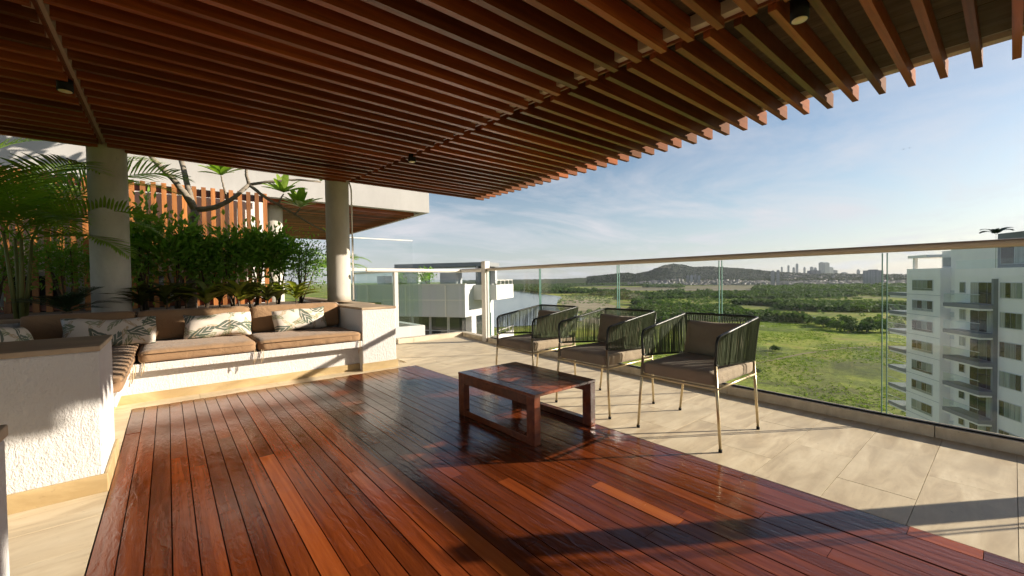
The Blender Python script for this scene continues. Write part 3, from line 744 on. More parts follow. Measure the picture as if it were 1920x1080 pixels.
def shrub(label, x, y, z0, crown_c, rad, n, leaf, mat=None, group='hedge shrubs in the planter', stems=5, name='hedge_shrub', cat='shrub'):
    t = thing(name, label, cat, (x, y, z0), group=group)
    b = B()
    for k in range(stems):
        a = random.uniform(0, 6.28); r = random.uniform(0.2, 0.8)
        e = (crown_c[0]+math.cos(a)*rad[0]*r, crown_c[1]+math.sin(a)*rad[1]*r, crown_c[2]+random.uniform(-0.3, 0.5)*rad[2])
        m = (e[0]*0.45+random.uniform(-.04, .04), e[1]*0.45, e[2]*0.5)
        b.tube([(random.uniform(-.03, .03), random.uniform(-.03, .03), 0), m, e], [0.012, 0.009, 0.004], 6)
    b.build('stems', m_stem, t, True)
    V, F = crown(crown_c, rad, n, leaf); fast('foliage', V, F, mat or m_hedge, t)
    return t
HX = [(-0.22, 0.36, 'leftmost hedge shrub right beside the left column, taller than its neighbours'), (0.10, 0.0, 'hedge shrub just left of the plumeria trunk'), (0.42, -0.05, 'hedge shrub just right of the plumeria trunk'),
      (0.72, 0.0, 'hedge shrub in the middle of the planter, third from the plumeria'), (1.02, 0.03, 'hedge shrub left of the fence end'), (1.32, 0.06, 'hedge shrub in front of the rear column')]
for x, dz, lb in HX:
    shrub(lb, x, 7.25+random.uniform(-.08, .08), 0.635, (0, 0, 0.80+dz*0.3), (0.25, 0.24, 0.36+dz*0.3), 900 if dz < 0.2 else 1200, 0.10)
shrub('loose airy bush with small leaves at the right end of the planter', 1.60, 7.1, 0.635, (0.02, 0, 0.72), (0.36, 0.3, 0.42), 2300, 0.045, stems=8)
shrub('hedge shrub left of the left column, behind the palm', -0.95, 7.3, 0.635, (0, 0, 0.72), (0.34, 0.25, 0.34), 1700, 0.055)
shrub('dark hedge shrub at the far left behind the palm fronds', -1.55, 7.4, 0.635, (0, 0, 0.62), (0.36, 0.25, 0.36), 1300, 0.055)

def rosette(name, label, cat, x, y, z0, n, L_, W_, mat, group, up=(0.3, 1.0), stemh=0.12):
    t = thing(name, label, cat, (x, y, z0), group=group)
    B().tube([(0, 0, 0), (random.uniform(-.02, .02), 0, stemh)], [0.012, 0.008], 6).build('stem', m_stem, t, True)
    V, F = [], []; k = 0
    for i in range(n):
        a = random.uniform(0, 6.28); e = random.uniform(*up); l = L_*random.uniform(0.65, 1.15); w = W_*random.uniform(0.7, 1.2)
        h = np.array([math.cos(a), math.sin(a), 0.0]); s = np.array([-math.sin(a), math.cos(a), 0]); z0_ = stemh*random.uniform(0.45, 1.0)
        for j in range(6):
            u = j/5; p = h*l*u*math.cos(e*(1-0.7*u))+np.array([0, 0, z0_+l*math.sin(e)*(u-0.55*u*u)])
            ww = w*0.5*(math.sin(math.pi*(0.12+0.88*u)))**0.7*(1 if j < 5 else 0.05); cz = np.array([0, 0, ww*0.35])
            V += [p-s*ww+cz, p, p+s*ww+cz]
        for j in range(5):
            q = k+3*j
            F += [(q, q+1, q+4, q+3), (q+1, q+2, q+5, q+4)]
        k += 18
    fast('leaves', V, F, mat, t, True); return t
low = [(-0.24, 6.45, m_cordy, 'dark strappy plant against the right side of the left column'), (-0.02, 6.30, m_cordy, 'dark red cordyline at the planter front, second from the left column'), (0.17, 6.55, m_cordy, 'dark cordyline under the plumeria, behind the front row'),
       (0.36, 6.28, m_croton, 'yellow streaked croton at the planter front below the trunk'), (0.52, 6.6, m_cordy, 'dark cordyline behind the yellow croton'), (0.70, 6.30, m_croton, 'bright yellow green croton in the middle of the planter front'),
       (0.86, 6.62, m_croton, 'green croton behind the brightest croton'), (1.02, 6.32, m_cordy, 'thin dark cordyline right of the brightest croton'), (1.18, 6.6, m_croton, 'green croton left of the airy bush'), (1.36, 6.28, m_croton, 'small croton low in front of the airy bush')]
for x, y, mm, lb in low:
    rosette('cordyline' if mm is m_cordy else 'croton', lb, 'plant', x, y, 0.635, 30 if mm is m_cordy else 24, 0.36, 0.06 if mm is m_cordy else 0.08, mm, 'low leafy plants in the planter', up=(0.45, 1.35), stemh=0.26)

def frond_mesh(L_, droop, nl, ll, lw, a0, vee=0.35, rachis=0.007, curl=0.5):
    """rachis in local XZ from the origin; leaflets both sides"""
    V, F, rp = [], [], []
    N = 24; p = np.zeros(3); ang = a0
    for i in range(N+1):
        rp.append(p.copy()); ang -= droop/N*(0.4+1.2*i/N); p = p+np.array([math.cos(ang), 0, math.sin(ang)])*L_/N
    rp = np.array(rp); k = 0
    for side in (-1, 1):
        for j in range(nl):
            u = 0.14+0.86*(j+0.5)/nl; f = u*N; i = min(int(f), N-1); q = rp[i]+(rp[i+1]-rp[i])*(f-i); t = unit(rp[i+1]-rp[i])
            up = np.array([-t[2], 0, t[0]]); out = np.array([0, side, 0.0])
            l = ll*(math.sin(math.pi*min(1, 0.18+0.8*u)))**0.6*random.uniform(0.9, 1.08)
            fwd = 0.35+0.55*u; d = unit(out*(1-0.25*u)+t*fwd+up*vee*random.uniform(0.6, 1.2)); w = lw*(0.8 if u < 0.9 else 0.5)
            s = unit(np.cross(d, up)); g = np.array([0, 0, -1.0])
            for m_, (a, ww) in enumerate(((0, 0.4), (0.35, 1.0), (0.7, 0.75))):
                c = q+d*l*a+g*l*curl*a*a*0.5
                V += [c-s*w*ww*0.5, c+s*w*ww*0.5]
            V.append(q+d*l+g*l*curl*0.5)
            F += [(k, k+1, k+3, k+2), (k+2, k+3, k+5, k+4), (k+4, k+5, k+6, k+6)]
            k += 7
    F4 = [f for f in F if f[2] != f[3]]; F3 = [f[:3] for f in F if f[2] == f[3]]
    b = B(); b.v = [tuple(v) for v in V]; b.f = [tuple(f) for f in F4]+[tuple(f) for f in F3]
    b.tube([tuple(q) for q in rp[::3]], [rachis*(1-0.8*i/8) for i in range(len(rp[::3]))], 5)
    return b
def palm(label, x, y, z0, stemh, fr, name='areca_palm', mat=None, group='palms in the planter', cat='palm', lw=0.024, stems=4, spread=0.1):
    t = thing(name, label, cat, (x, y, z0), group=group)
    tips = []
    for k in range(stems):
        a = 6.28*k/max(1, stems)+0.4; tp = (math.cos(a)*spread, math.sin(a)*spread, stemh*random.uniform(0.75, 1.1)); tips.append(tp)
        B().tube([(math.cos(a)*spread*0.3, math.sin(a)*spread*0.3, 0), tp], [0.022, 0.013], 8).build('stem', m_gstem, t, True)
    for i, (az, L_, a0, dr) in enumerate(fr):
        tp = tips[i % len(tips)]
        o = frond_mesh(L_, dr, 38, 0.30*L_/1.1, lw, a0).build('frond', mat or m_palm, t)
        o.location = tp; o.rotation_euler = (random.uniform(-.25, .25), 0, az)
    return t
fr1 = [(R(a), L_, R(e), R(d)) for a, L_, e, d in ((-18, 1.3, 66, 85), (8, 1.25, 58, 80), (-50, 1.2, 58, 90), (-85, 1.15, 55, 95), (-115, 1.1, 60, 90), (150, 1.1, 62, 85), (55, 1.2, 70, 75), (-30, 1.1, 38, 80), (95, 1.1, 66, 80), (-140, 1.1, 60, 85), (-5, 1.05, 30, 75), (200, 1.0, 50, 85), (28, 1.3, 76, 80), (-65, 1.05, 30, 75), (-100, 1.0, 25, 70), (20, 1.0, 15, 60), (-45, 0.9, 12, 55))]
palm('bushy feathery palm left of the left column, its fronds crossing the column', -1.22, 6.80, 0.635, 1.1, [(a_, l_*1.35, e_, d_) for a_, l_, e_, d_ in fr1], lw=0.030)
fr2 = [(R(a), L_, R(e), R(d)) for a, L_, e, d in ((10, 1.1, 72, 60), (-40, 1.1, 62, 75), (80, 1.0, 65, 75), (-90, 1.0, 58, 80), (150, 1.0, 65, 70), (-15, 1.0, 48, 80), (45, 1.0, 55, 75), (-60, 1.0, 40, 80), (0, 1.0, 30, 75))]
palm('feathery palm at the far left edge of the photo', -1.85, 7.0, 0.635, 1.2, fr2, lw=0.028)
cyf = [(R(a*30+random.uniform(-8, 8)), 0.42*random.uniform(0.85, 1.1), R(random.uniform(12, 60)), R(45)) for a in range(12)]
t = thing('cycad', 'dark stiff cycad at the foot of the left column', 'plant', (-0.80, 6.18, 0.635))
B().tube([(0, 0, 0), (0, 0, 0.10)], [0.05, 0.04], 10).build('trunk', m_stem, t, True)
for az, L_, a0, dr in cyf:
    o = frond_mesh(L_, dr, 26, 0.13, 0.011, a0, 0.25, 0.005, 0.1).build('frond', m_cycad, t); o.location = (0, 0, 0.10); o.rotation_euler = (0, 0, az)

# plumeria
pt = thing('plumeria_tree', 'bare branched plumeria tree with leaf clusters rising behind the hedge', 'tree', (0.27, 7.55, 0.635))
O_ = Vector((0.27, 7.55, 0.635))
def limb(name, pts, rs, parent):
    P = smooth_path([Vector(p)-O_ for p in pts], 0.18, 5); n = len(P)
    ar = [rs[0]+(rs[1]-rs[0])*i/(n-1) for i in range(n)]
    return B().tube([p+Vector((random.uniform(-.004, .004), 0, random.uniform(-.004, .004))) for p in P], ar, 12).build(name, m_bark, parent, True)
FK = (0.328, 7.5, 2.06)
limb('trunk', [(0.27, 7.55, 0.60), (0.25, 7.55, 1.25), (0.30, 7.52, 1.8), FK], (0.062, 0.05), pt)
limb('branch', [FK, (0.16, 7.45, 2.38), (-0.125, 7.4, 2.70), (-0.22, 7.35, 2.86)], (0.043, 0.026), pt)
limb('branch', [FK, (0.25, 7.55, 2.4), (0.20, 7.62, 2.75), (0.14, 7.62, 3.0)], (0.038, 0.03), pt)
limb('branch', [FK, (0.55, 7.42, 2.10), (0.74, 7.36, 2.22), (0.975, 7.30, 2.47)], (0.04, 0.028), pt)
limb('branch', [(0.975, 7.30, 2.47), (0.94, 7.3, 2.60), (0.95, 7.28, 2.80)], (0.026, 0.018), pt)
limb('branch', [(0.975, 7.30, 2.47), (1.3, 7.2, 2.55), (1.55, 7.15, 2.60), (1.92, 7.05, 2.60)], (0.022, 0.014), pt)
limb('branch', [(0.975, 7.30, 2.47), (1.15, 7.22, 2.30), (1.45, 7.16, 2.12), (1.72, 7.12, 1.95), (2.02, 7.1, 1.80)], (0.024, 0.012), pt)
limb('twig', [(1.33, 7.18, 2.20), (1.37, 7.16, 2.30), (1.40, 7.14, 2.36)], (0.014, 0.010), pt)
limb('twig', [(1.55, 7.14, 2.06), (1.60, 7.12, 2.12), (1.62, 7.1, 2.16)], (0.014, 0.010), pt)
limb('twig', [(0.70, 7.36, 2.2), (0.66, 7.32, 2.4), (0.63, 7.3, 2.56)], (0.014, 0.010), pt)
TOPS = []  # unseen upper crown above pergola level, added to throw mottled shade on the fascia
for base, tip in (((0.95, 7.28, 2.80), (0.8, 7.35, 3.3)), ((0.95, 7.28, 2.80), (1.25, 7.3, 3.25)), ((-0.22, 7.35, 2.86), (-0.35, 7.4, 3.35)), ((-0.22, 7.35, 2.86), (0.0, 7.5, 3.5)), ((0.14, 7.62, 3.0), (0.35, 7.6, 3.55)), ((0.14, 7.62, 3.0), (0.1, 7.8, 3.7)), ((1.25, 7.3, 3.25), (1.6, 7.3, 3.5)), ((1.25, 7.3, 3.25), (1.15, 7.45, 3.7)), ((0.35, 7.6, 3.55), (0.7, 7.6, 3.85))):
    m_ = tuple((a_+b_)/2+random.uniform(-.05, .05) for a_, b_ in zip(base, tip)); limb('branch', [base, m_, tip], (0.024, 0.014), pt); TOPS.append(tip)
def clusterleaf(c, n, L_, spread=1.0):
    V, F = [], []; k = 0; c = np.array(c)-np.array(O_)
    for i in range(n):
        a = 2.4*i+random.uniform(-.3, .3); e = random.uniform(0.25, 1.25); l = L_*random.uniform(0.8, 1.1); w = l*0.27
        h = np.array([math.cos(a), math.sin(a), 0]); s = np.array([-math.sin(a), math.cos(a), 0])
        for j in range(6):
            u = j/5; p = c+h*l*u*math.cos(e)+np.array([0, 0, l*math.sin(e)*u-0.16*l*u*u])
            ww = w*0.5*math.sin(math.pi*min(1, 0.08+0.86*u))**0.8; cz = np.array([0, 0, ww*0.3]); V += [p-s*ww+cz, p, p+s*ww+cz]
        for j in range(5):
            q = k+3*j; F += [(q, q+1, q+4, q+3), (q+1, q+2, q+5, q+4)]
        k += 18
    fast('leaf_cluster', V, F, m_plum, pt, True)
for c, n_, L_ in (((1.40, 7.14, 2.38), 15, 0.36), ((1.62, 7.1, 2.17), 16, 0.38), ((0.63, 7.3, 2.56), 16, 0.36), ((1.92, 7.05, 2.61), 9, 0.2), ((0.95, 7.28, 2.82), 14, 0.26), ((-0.22, 7.35, 2.88), 12, 0.26), ((0.14, 7.62, 3.02), 12, 0.26), ((2.02, 7.1, 1.80), 6, 0.14))+tuple((c_, 16, 0.30) for c_ in TOPS): clusterleaf(c, n_, L_)
for k, (x, y) in enumerate(((1.52, 6.1), (1.66, 6.2), (1.8, 6.12))):
    bm = bmesh.new(); bmesh.ops.create_icosphere(bm, subdivisions=2, radius=1)
    for v in bm.verts: v.co *= 1+0.16*math.sin(3.1*v.co.x+k)*math.sin(2.7*v.co.y+1.3*k)
    me = bpy.data.meshes.new('stone'); bm.to_mesh(me); bm.free()
    o = link('stone', me, m_rock, None, True); o.location = (x, y, 0.665); o.scale = (0.085, 0.06, 0.05); o.rotation_euler = (0, 0, k*0.9)
    tag(o, ('rounded stone lying on the soil, left of three near the right column', 'rounded stone lying on the soil, middle of three near the right column', 'rounded stone lying on the soil nearest the right column')[k], 'stone', 'stones in the planter')

#==NEIGHBOURS==
# ================================================================== FENCE AND NEIGHBOURING TERRACE
fn = thing('slat_fence', 'orange brown fence of upright timber slats behind the hedge', 'fence', (0, 8.6, 0.4))
for i in range(38):
    x = -3.3+0.1265*i
    if x > 1.44: break
    o = B().box(-0.031, -0.02, 0, 0.031, 0.02, 2.2).build('slat', m_fence, fn); o.location = (x, random.uniform(-.004, .004), 0.0); o.rotation_euler = (0, 0, random.uniform(-.03, .03))
B().box(-3.4, 0.022, 2.05, 1.46, 0.06, 2.16).build('top_rail', m_slat, fn); B().box(-3.4, 0.022, 0.25, 1.46, 0.06, 0.33).build('bottom_rail', m_slat, fn)
nb = thing('neighbour_roof', 'concrete edged roof slab with slatted timber soffit beyond the planter', 'roof', (0, 9, 2.6))
B().box(-4.5, 0.0, 0.03, 4.9, 0.16, 0.85).build('fascia', m_fascia, nb, bevel=0.006)
B().box(-4.5, 0.16, 0.22, 4.9, 8.0, 0.42).build('slab', m_conc, nb)
B().box(4.74, 0.16, 0.03, 4.9, 8.0, 0.22).build('side_fascia', m_fascia, nb)
for k in range(40):
    o = B().box(-4.4, -0.022, 0, 4.62, 0.022, 0.10).build('soffit_slat', m_slat, nb); o.location = (0, 0.28+0.178*k, -0.04)
B().box(-4.4, 0.17, 0.062, 4.6, 7.6, 0.09).build('soffit_board', m_board, nb)
nw = thing('neighbour_wall', 'pale wall with windows seen through the gaps of the slat fence', 'wall', (0, 8.82, -0.3))
B().box(-6, 0, 0, 1.4, 0.15, 2.88).build('wall', m_bwhite, nw)
for x in (-4.2, -2.4, -0.6):
    w_ = B().box(x, -0.03, 0.5, x+1.3, -0.004, 1.5).build('window', m_frame, nw); B().box(x+0.06, -0.034, 0.56, x+0.62, -0.031, 1.44).build('pane', m_win, w_); B().box(x+0.68, -0.034, 0.56, x+1.24, -0.031, 1.44).build('pane', m_win, w_)
# neighbour's balustrade
nbal = thing('neighbour_balustrade', 'green tinted glass balustrade on a low white wall beyond our terrace corner', 'balustrade', (0, 7.0, 0))
B().box(2.18, 0, -0.3, 3.68, 0.14, 0.17).build('low_wall', m_white, nbal, bevel=0.005)
B().box(3.54, 0.14, -0.3, 3.68, 3.5, 0.17).build('low_wall', m_white, nbal)
B().box(2.18, 0.04, 1.18, 3.70, 0.10, 1.225).build('handrail', m_alu, nbal, bevel=0.004)
B().box(3.58, 0.10, 1.18, 3.64, 3.5, 1.225).build('handrail', m_alu, nbal)
for a, c in ((2.2, 2.62), (2.63, 3.10), (3.19, 3.42), (3.43, 3.66)): B().box(a, 0.064, 0.171, c, 0.076, 1.179).build('pane', m_gglass, nbal)
B().box(3.604, 0.12, 0.171, 3.616, 3.4, 1.179).build('pane', m_gglass, nbal)
B().box(3.11, 0.03, 0.171, 3.18, 0.11, 1.179).build('post', m_alu, nbal, bevel=0.004)
ts = thing('glass_screen', 'tall clear glass screen with white top edge right of the column', 'screen', (0, 9.0, 0))
B().box(2.9, 0, -0.3, 4.44, 0.012, 1.93).build('pane', m_glass, ts); B().box(2.9, -0.006, 1.93, 4.44, 0.018, 1.952).build('top_edge', m_alu, ts)
palm('single arching palm behind the tall glass screen', 3.0, 10.2, -0.3, 1.75, [(R(a), 0.9, R(e), R(d)) for a, e, d in ((-20, 35, 75), (20, 30, 70), (-70, 40, 80), (70, 50, 80), (150, 50, 80), (-140, 40, 80), (-35, 10, 50))], stems=2, spread=0.03, group='palms on the neighbouring terrace')
tag(struct(B().box(2.13, 7.14, -0.36, 3.54, 16, -0.28).build('neighbour_floor', m_tile)))

# lower white block beyond the corner
C0 = np.array([13.2, 20.2]); aD = np.array([-0.53, 0.85]); bD = np.array([0.85, 0.53])   # left/back face and right face
lb_ = thing('white_block', 'lower white apartment block with dark windows beyond the terrace corner', 'building', (C0[0], C0[1], 0), math.atan2(bD[1], bD[0]))
# local x = along lit right face, local y = along shaded left face
def lbx(name, x0, y0, z0, x1, y1, z1, m, p=None): return B().box(x0, y0, z0, x1, y1, z1).build(name, m, p or lb_)
lbx('wall', 0.0, 0.0, -1.15, 4.6, 9, 0.75, m_ltgrey); lbx('lower_wall', 0.9, 0.0, -40, 4.6, 9, -1.151, m_ltgrey)
lbx('terrace_floor', -6.5, -2.0, -3.0, 0.899, 9, -2.75, m_tile); lbx('terrace_support', -6.0, -1.6, -40, 0.88, 8.9, -3.001, m_ltgrey)
for y in (0.3, 1.55, 2.8, 4.05):
    w_ = lbx('window', 0.84, y, -2.7, 0.898, y+1.18, -1.2, m_frame); lbx('pane', 0.825, y+0.05, -2.05, 0.8395, y+1.13, -1.25, m_dkwin, w_); lbx('pane', 0.825, y+0.05, -2.65, 0.8395, y+1.13, -2.10, m_dkwin, w_)
# roof terrace: penthouse slab on posts, small white box
lbx('roof_slab', 2.2, -0.4, 1.86, 4.7, 6.2, 2.12, m_grey)
for x, y in ((2.4, -0.3), (2.4, 5.9), (4.2, -0.3)): lbx('roof_post', x, y, 0.751, x+0.35, y+0.35, 1.859, m_ltgrey)
lbx('roof_box', 0.6, 3.4, 0.751, 2.0, 5.2, 1.75, m_white)
b = lbx('parapet_glass', 0.05, 0.05, 0.751, 0.07, 8.5, 1.05, m_gglass)
for k, z in enumerate((0.85, -2.2, -5.2, -8.2)):                       # balconies on the lit face
    for x0 in (1.2,):
        s_ = lbx('balcony', x0, -1.5, z-1.05, x0+3.2, -0.002, z-0.85, m_white)
        lbx('parapet', x0, -1.5, z-0.849, x0+3.2, -1.38, z-0.15, m_white, s_)
        lbx('side_parapet', x0, -1.379, z-0.849, x0+0.12, -0.003, z-0.15, m_white, s_)
        lbx('handrail', x0+0.1, -1.46, z+0.10, x0+3.2, -1.41, z+0.14, m_alu, s_)
        for q_ in range(5): lbx('baluster', x0+0.15+0.75*q_, -1.45, z-0.149, x0+0.19+0.75*q_, -1.42, z+0.099, m_alu, s_)
        lbx('pane', x0+0.4, -0.04, z-0.849, x0+2.8, -0.003, z+1.0, m_dkwin, s_)
lbx('string_course', -0.03, -0.03, -0.20, 0.03, 9.0, -0.12, m_white)
lbx('coping', -0.05, -0.05, 0.7505, 0.12, 9.02, 0.80, m_white)
lbx('roof_tank', 3.0, 2.0, 0.7515, 3.9, 3.2, 1.5, m_frame); lbx('air_conditioner', 1.4, 6.4, 0.7515, 2.2, 7.0, 1.35, m_frame)
for y in (1.2, 3.9, 6.6): lbx('downpipe', -0.07, y, -1.14, -0.001, y+0.07, 0.70, m_alu)
for y in (5.6, 7.3):
    w_ = lbx('window', -0.05, y, -0.85, -0.001, y+1.2, -0.25, m_frame); lbx('pane', -0.065, y+0.06, -0.80, -0.0505, y+1.14, -0.30, m_win, w_)
pt_ = thing('planter_pot', 'white planter pot on the lower terrace in front of dark windows', 'pot', (0, 0, 0))
P_ = C0+bD*(-0.4)+aD*2.9; pt_.location = (P_[0], P_[1], -2.75)
B().tube([(0, 0, 0), (0, 0, 0.5)], [0.24, 0.34], 20).build('bowl', m_white, pt_, True)
for k, (u_, v_, s_, lb) in enumerate(((0.3, 2.6, 0.55, 'small tree on the roof terrace of the lower block, right of the white box'), (0.3, 4.4, 0.35, 'low bush on the roof terrace in front of the white box'))):
    p_ = C0+bD*u_+aD*v_; shrub(lb, p_[0], p_[1], 0.75, (0, 0, s_*0.9), (s_, s_, s_*0.7), 500, 0.16, group='plants on the lower roof terrace')

# ================================================================== APARTMENT TOWER ON THE RIGHT
AZF = R(53.4); dF = np.array([math.sin(AZF), math.cos(AZF)])
tw = thing('apartment_tower', 'tall white apartment tower with balconies at the right edge', 'building', (81.66, 6.386, 0), math.atan2(-dF[1], -dF[0]))
# local x = along the facade toward the right, local -y = toward the viewer
def tx(name, x0, y0, z0, x1, y1, z1, m, p=None): return B().box(x0, y0, z0, x1, y1, z1).build(name, m, p or tw)
FH = 2.97; NF = 14
tx('left_wing', -6.7, 0, -40, 0, 9, 1.75, m_tww)
tx('core', 0, 1.2, -40, 11.2, 9, 4.4, m_tww)
tx('right_wing', 11.17, -5.66, -40, 27, 9, 1.5, m_tww)
tx('penthouse', -3.2, 2.2, 1.751, -0.001, 8.9, 4.2, m_tww)
tx('penthouse_roof', -7.2, 0.4, 3.35, -3.21, 6, 3.75, m_tww); tx('penthouse_post', -6.6, 0.7, 1.751, -6.2, 1.1, 3.349, m_tww)
w_ = tx('window', -2.9, 2.12, 1.9, -0.6, 2.199, 3.3, m_frame); tx('pane', -2.8, 2.09, 2.0, -0.7, 2.119, 3.2, m_win, w_)
tx('upper_storey', 13.2, -3.2, 1.501, 27, 8.9, 5.2, m_grey)
for x in (13.6, 17.4, 21.4):
    w_ = tx('window', x, -3.26, 1.9, x+3.2, -3.201, 4.2, m_frame); tx('pane', x+0.08, -3.29, 1.95, x+1.55, -3.261, 4.15, m_dkwin, w_); tx('pane', x+1.65, -3.29, 1.95, x+3.12, -3.261, 4.15, m_win, w_)
tx('terrace_glass', 11.3, -5.6, 1.501, 27, -5.57, 2.45, m_gglass)
for f in range(NF):
    zt = 0.15-FH*f
    w_ = tx('window', -5.45, -0.05, zt-1.6, -1.25, -0.003, zt, m_frame)
    for k in range(4): tx('pane', -5.37+1.02*k, -0.075, zt-1.52+ (0.3 if k % 2 else 0.3), -4.43+1.02*k, -0.051, zt-0.08, m_win, w_)
    tx('pane', -5.37, -0.075, zt-1.52, -1.33, -0.051, zt-1.26, m_win, w_)
    # balcony beyond the left end
    s_ = tx('balcony', -11.6, 0.3, zt-2.55, -6.702, 4.6, zt-2.05, m_grey); tx('balcony_soffit', -11.5, 0.45, zt-2.85, -6.703, 4.5, zt-2.551, m_tww, s_); tx('balcony_back', -9.6, 4.0, zt-2.0485, -7.61, 4.59, zt+0.49, m_tww, s_); tx('balcony_door', -9.3, 3.95, zt-2.0485, -7.8, 3.999, zt+0.1, m_win, s_)
    tx('balcony_glass', -11.6, 0.32, zt-2.049, -6.703, 0.35, zt-1.1, m_gglass, s_); tx('balcony_rail', -11.6, 0.30, zt-1.099, -6.703, 0.37, zt-1.05, m_frame, s_)
    tx('balcony_wall', -7.6, 2.6, zt-2.0485, -6.703, 4.59, zt+0.49, m_tww, s_)
    tx('air_conditioner', 0.6, 0.75, zt-2.05, 1.5, 1.198, zt-1.45, m_frame)
    tx('floor_band', -6.72, -0.02, zt-2.20, -0.0, -0.001, zt-2.16, m_grey)
    # recess
    tx('recess_ledge', 8.2, 0.6, zt-2.2, 11.1, 1.198, zt-1.7, m_tww)
    w_ = tx('window', 9.0, 1.14, zt-1.5, 10.4, 1.199, zt+0.2, m_frame); tx('pane', 9.1, 1.11, zt-1.4, 10.3, 1.139, zt+0.1, m_dkwin, w_)
    # right wing: small window, balcony, wide window
    zr = 0.05-FH*f
    w_ = tx('window', 11.95, -5.72, zr-1.25, 12.75, -5.661, zr, m_frame); tx('pane', 12.02, -5.75, zr-1.18, 12.68, -5.721, zr-0.07, m_win, w_)
    d_ = tx('balcony_door', 13.4, -5.70, zr-2.3, 16.6, -5.661, zr, m_frame)
    for k in range(3): tx('pane', 13.46+1.05*k, -5.73, zr-2.28, 14.44+1.05*k, -5.701, zr-0.06, m_dkwin if (k+f) % 3 else m_win, d_)
    s_ = tx('balcony', 11.9, -7.2, zr-2.72, 16.75, -5.662, zr-2.32, m_grey); tx('balcony_soffit', 12.0, -7.1, zr-2.92, 16.7, -5.663, zr-2.721, m_tww, s_)
    tx('balcony_glass', 11.95, -7.17, zr-2.319, 16.7, -7.14, zr-1.3, m_gglass, s_); tx('balcony_rail', 11.95, -7.19, zr-1.299, 16.7, -7.12, zr-1.24, m_frame, s_)
    tx('balcony_pier', 16.5, -6.05, zr-2.319, 16.75, -5.663, zr+0.349, m_grey, s_)
    for x in (17.0, 21.0):
        w_ = tx('window', x, -5.72, zr-1.62, x+2.4, -5.661, zr, m_frame)
        for k in range(4): tx('pane', x+0.06+0.585*k, -5.75, zr-1.54, x+0.58+0.585*k, -5.721, zr-0.07, m_win, w_)
pp = C0*0+np.array([81.66, 6.386])+(-dF)*15.5+np.array([-dF[1], dF[0]])*(5.0)
palm('potted palm on the roof terrace of the apartment tower', pp[0], pp[1], 1.5, 4.1, [(R(a), 1.5, R(e), R(80)) for a, e in ((0, 50), (60, 45), (120, 55), (180, 50), (240, 45), (300, 60))], stems=1, spread=0.0, group='palms on the tower roof', lw=0.12, mat=m_cycad)

#==LAND==
# ================================================================== LAND
GZ = -40.0
def f_ground(t):
    p = t.world((1, 1, 1))
    big = t.noise(p, 0.006, 6, 0.6, 0.6); med = t.noise(p, 0.035, 6, 0.68, 0.4); fine = t.noise(p, 0.45, 6, 0.72)
    c = t.ramp(med, [(0.36, (0.06, 0.10, 0.015)), (0.47, (0.165, 0.235, 0.024)), (0.56, (0.28, 0.335, 0.04)), (0.68, (0.29, 0.24, 0.08))])
    c = t.mix(t.ramp(big, [(0.45, G3(0)), (0.66, G3(0.7))]), c, (0.17, 0.15, 0.075))
    c = t.mix(0.75, c, t.ramp(fine, [(0.28, G3(0.35)), (0.5, G3(0.9)), (0.75, G3(1.35))]), 'MULTIPLY')
    t.color(c); t.bump(fine, 0.6, 1.0)
m_ground = M('meadow', rough=0.95, build=f_ground, spec=0.1)
B_ = B(); B_.add([(-8900, -8900, GZ), (8900, -8900, GZ), (8900, 10900, GZ), (-8900, 10900, GZ)], [(0, 1, 2, 3)])
struct(B_.build('ground', m_ground))
m_water = M('lagoon_water', (0.10, 0.13, 0.14), 0.12, lambda t: t.bump(t.noise(t.world(), 0.6, 4), 0.25, 0.4), spec=0.5)
m_sand = M('dry_soil', rough=0.95, build=lambda t: t.color(t.ramp(t.noise(t.world(), 0.03, 6, 0.65), [(0.3, (0.16, 0.14, 0.07)), (0.7, (0.27, 0.23, 0.14))])), spec=0.1)
m_runway = M('airfield_soil', rough=0.9, build=lambda t: t.color(t.ramp(t.noise(t.world((1, 1, 1)), 0.012, 5), [(0.35, (0.20, 0.165, 0.11)), (0.7, (0.13, 0.135, 0.06))])), spec=0.1)
m_pave = M('runway_paving', (0.30, 0.28, 0.25), 0.8)
def sheet(name, pts, dz, m, label=None):
    b = B(); b.add([(x, y, GZ+dz) for x, y in pts], [tuple(range(len(pts)))]); o = b.build(name, m); 
    if o.data.polygons[0].normal.z < 0: o.data.flip_normals()
    return struct(o)
def curve_closed(pts, n=6):
    out = []; m = len(pts)
    for i in range(m):
        p0, p1, p2, p3 = (np.array(pts[(i+k-1) % m], float) for k in range(4))
        for k in range(n):
            t = k/n; out.append(tuple(0.5*((2*p1)+(-p0+p2)*t+(2*p0-5*p1+4*p2-p3)*t*t+(-p0+3*p1-3*p2+p3)*t**3)))
    return out
RIVER = curve_closed([(120, 300), (206, 285), (280, 262), (335, 285), (372, 352), (440, 428), (546, 528), (690, 660), (793, 835), (975, 1165), (1150, 1610), (860, 1390), (560, 980), (300, 560)])
sheet('river', RIVER, 0.35, m_water)
sheet('lagoon', curve_closed([(1900, 2900), (2600, 2780), (3700, 3900), (5200, 5500), (6200, 9000), (2700, 4000)]), 0.35, m_water)
sheet('pond', curve_closed([(979, 578), (1037, 551), (909, 490), (860, 515)]), 0.4, m_water)
sheet('pond', curve_closed([(879, 378), (905, 300), (828, 262), (794, 342)]), 0.4, m_water)
sheet('pond', curve_closed([(465, 130), (484, 124), (451, 115), (437, 122)]), 0.4, m_water)
sheet('mud_flat', curve_closed([(300, 262), (350, 285), (385, 350), (455, 430), (560, 525), (600, 500), (480, 340), (380, 235), (318, 205)]), 0.3, m_sand)
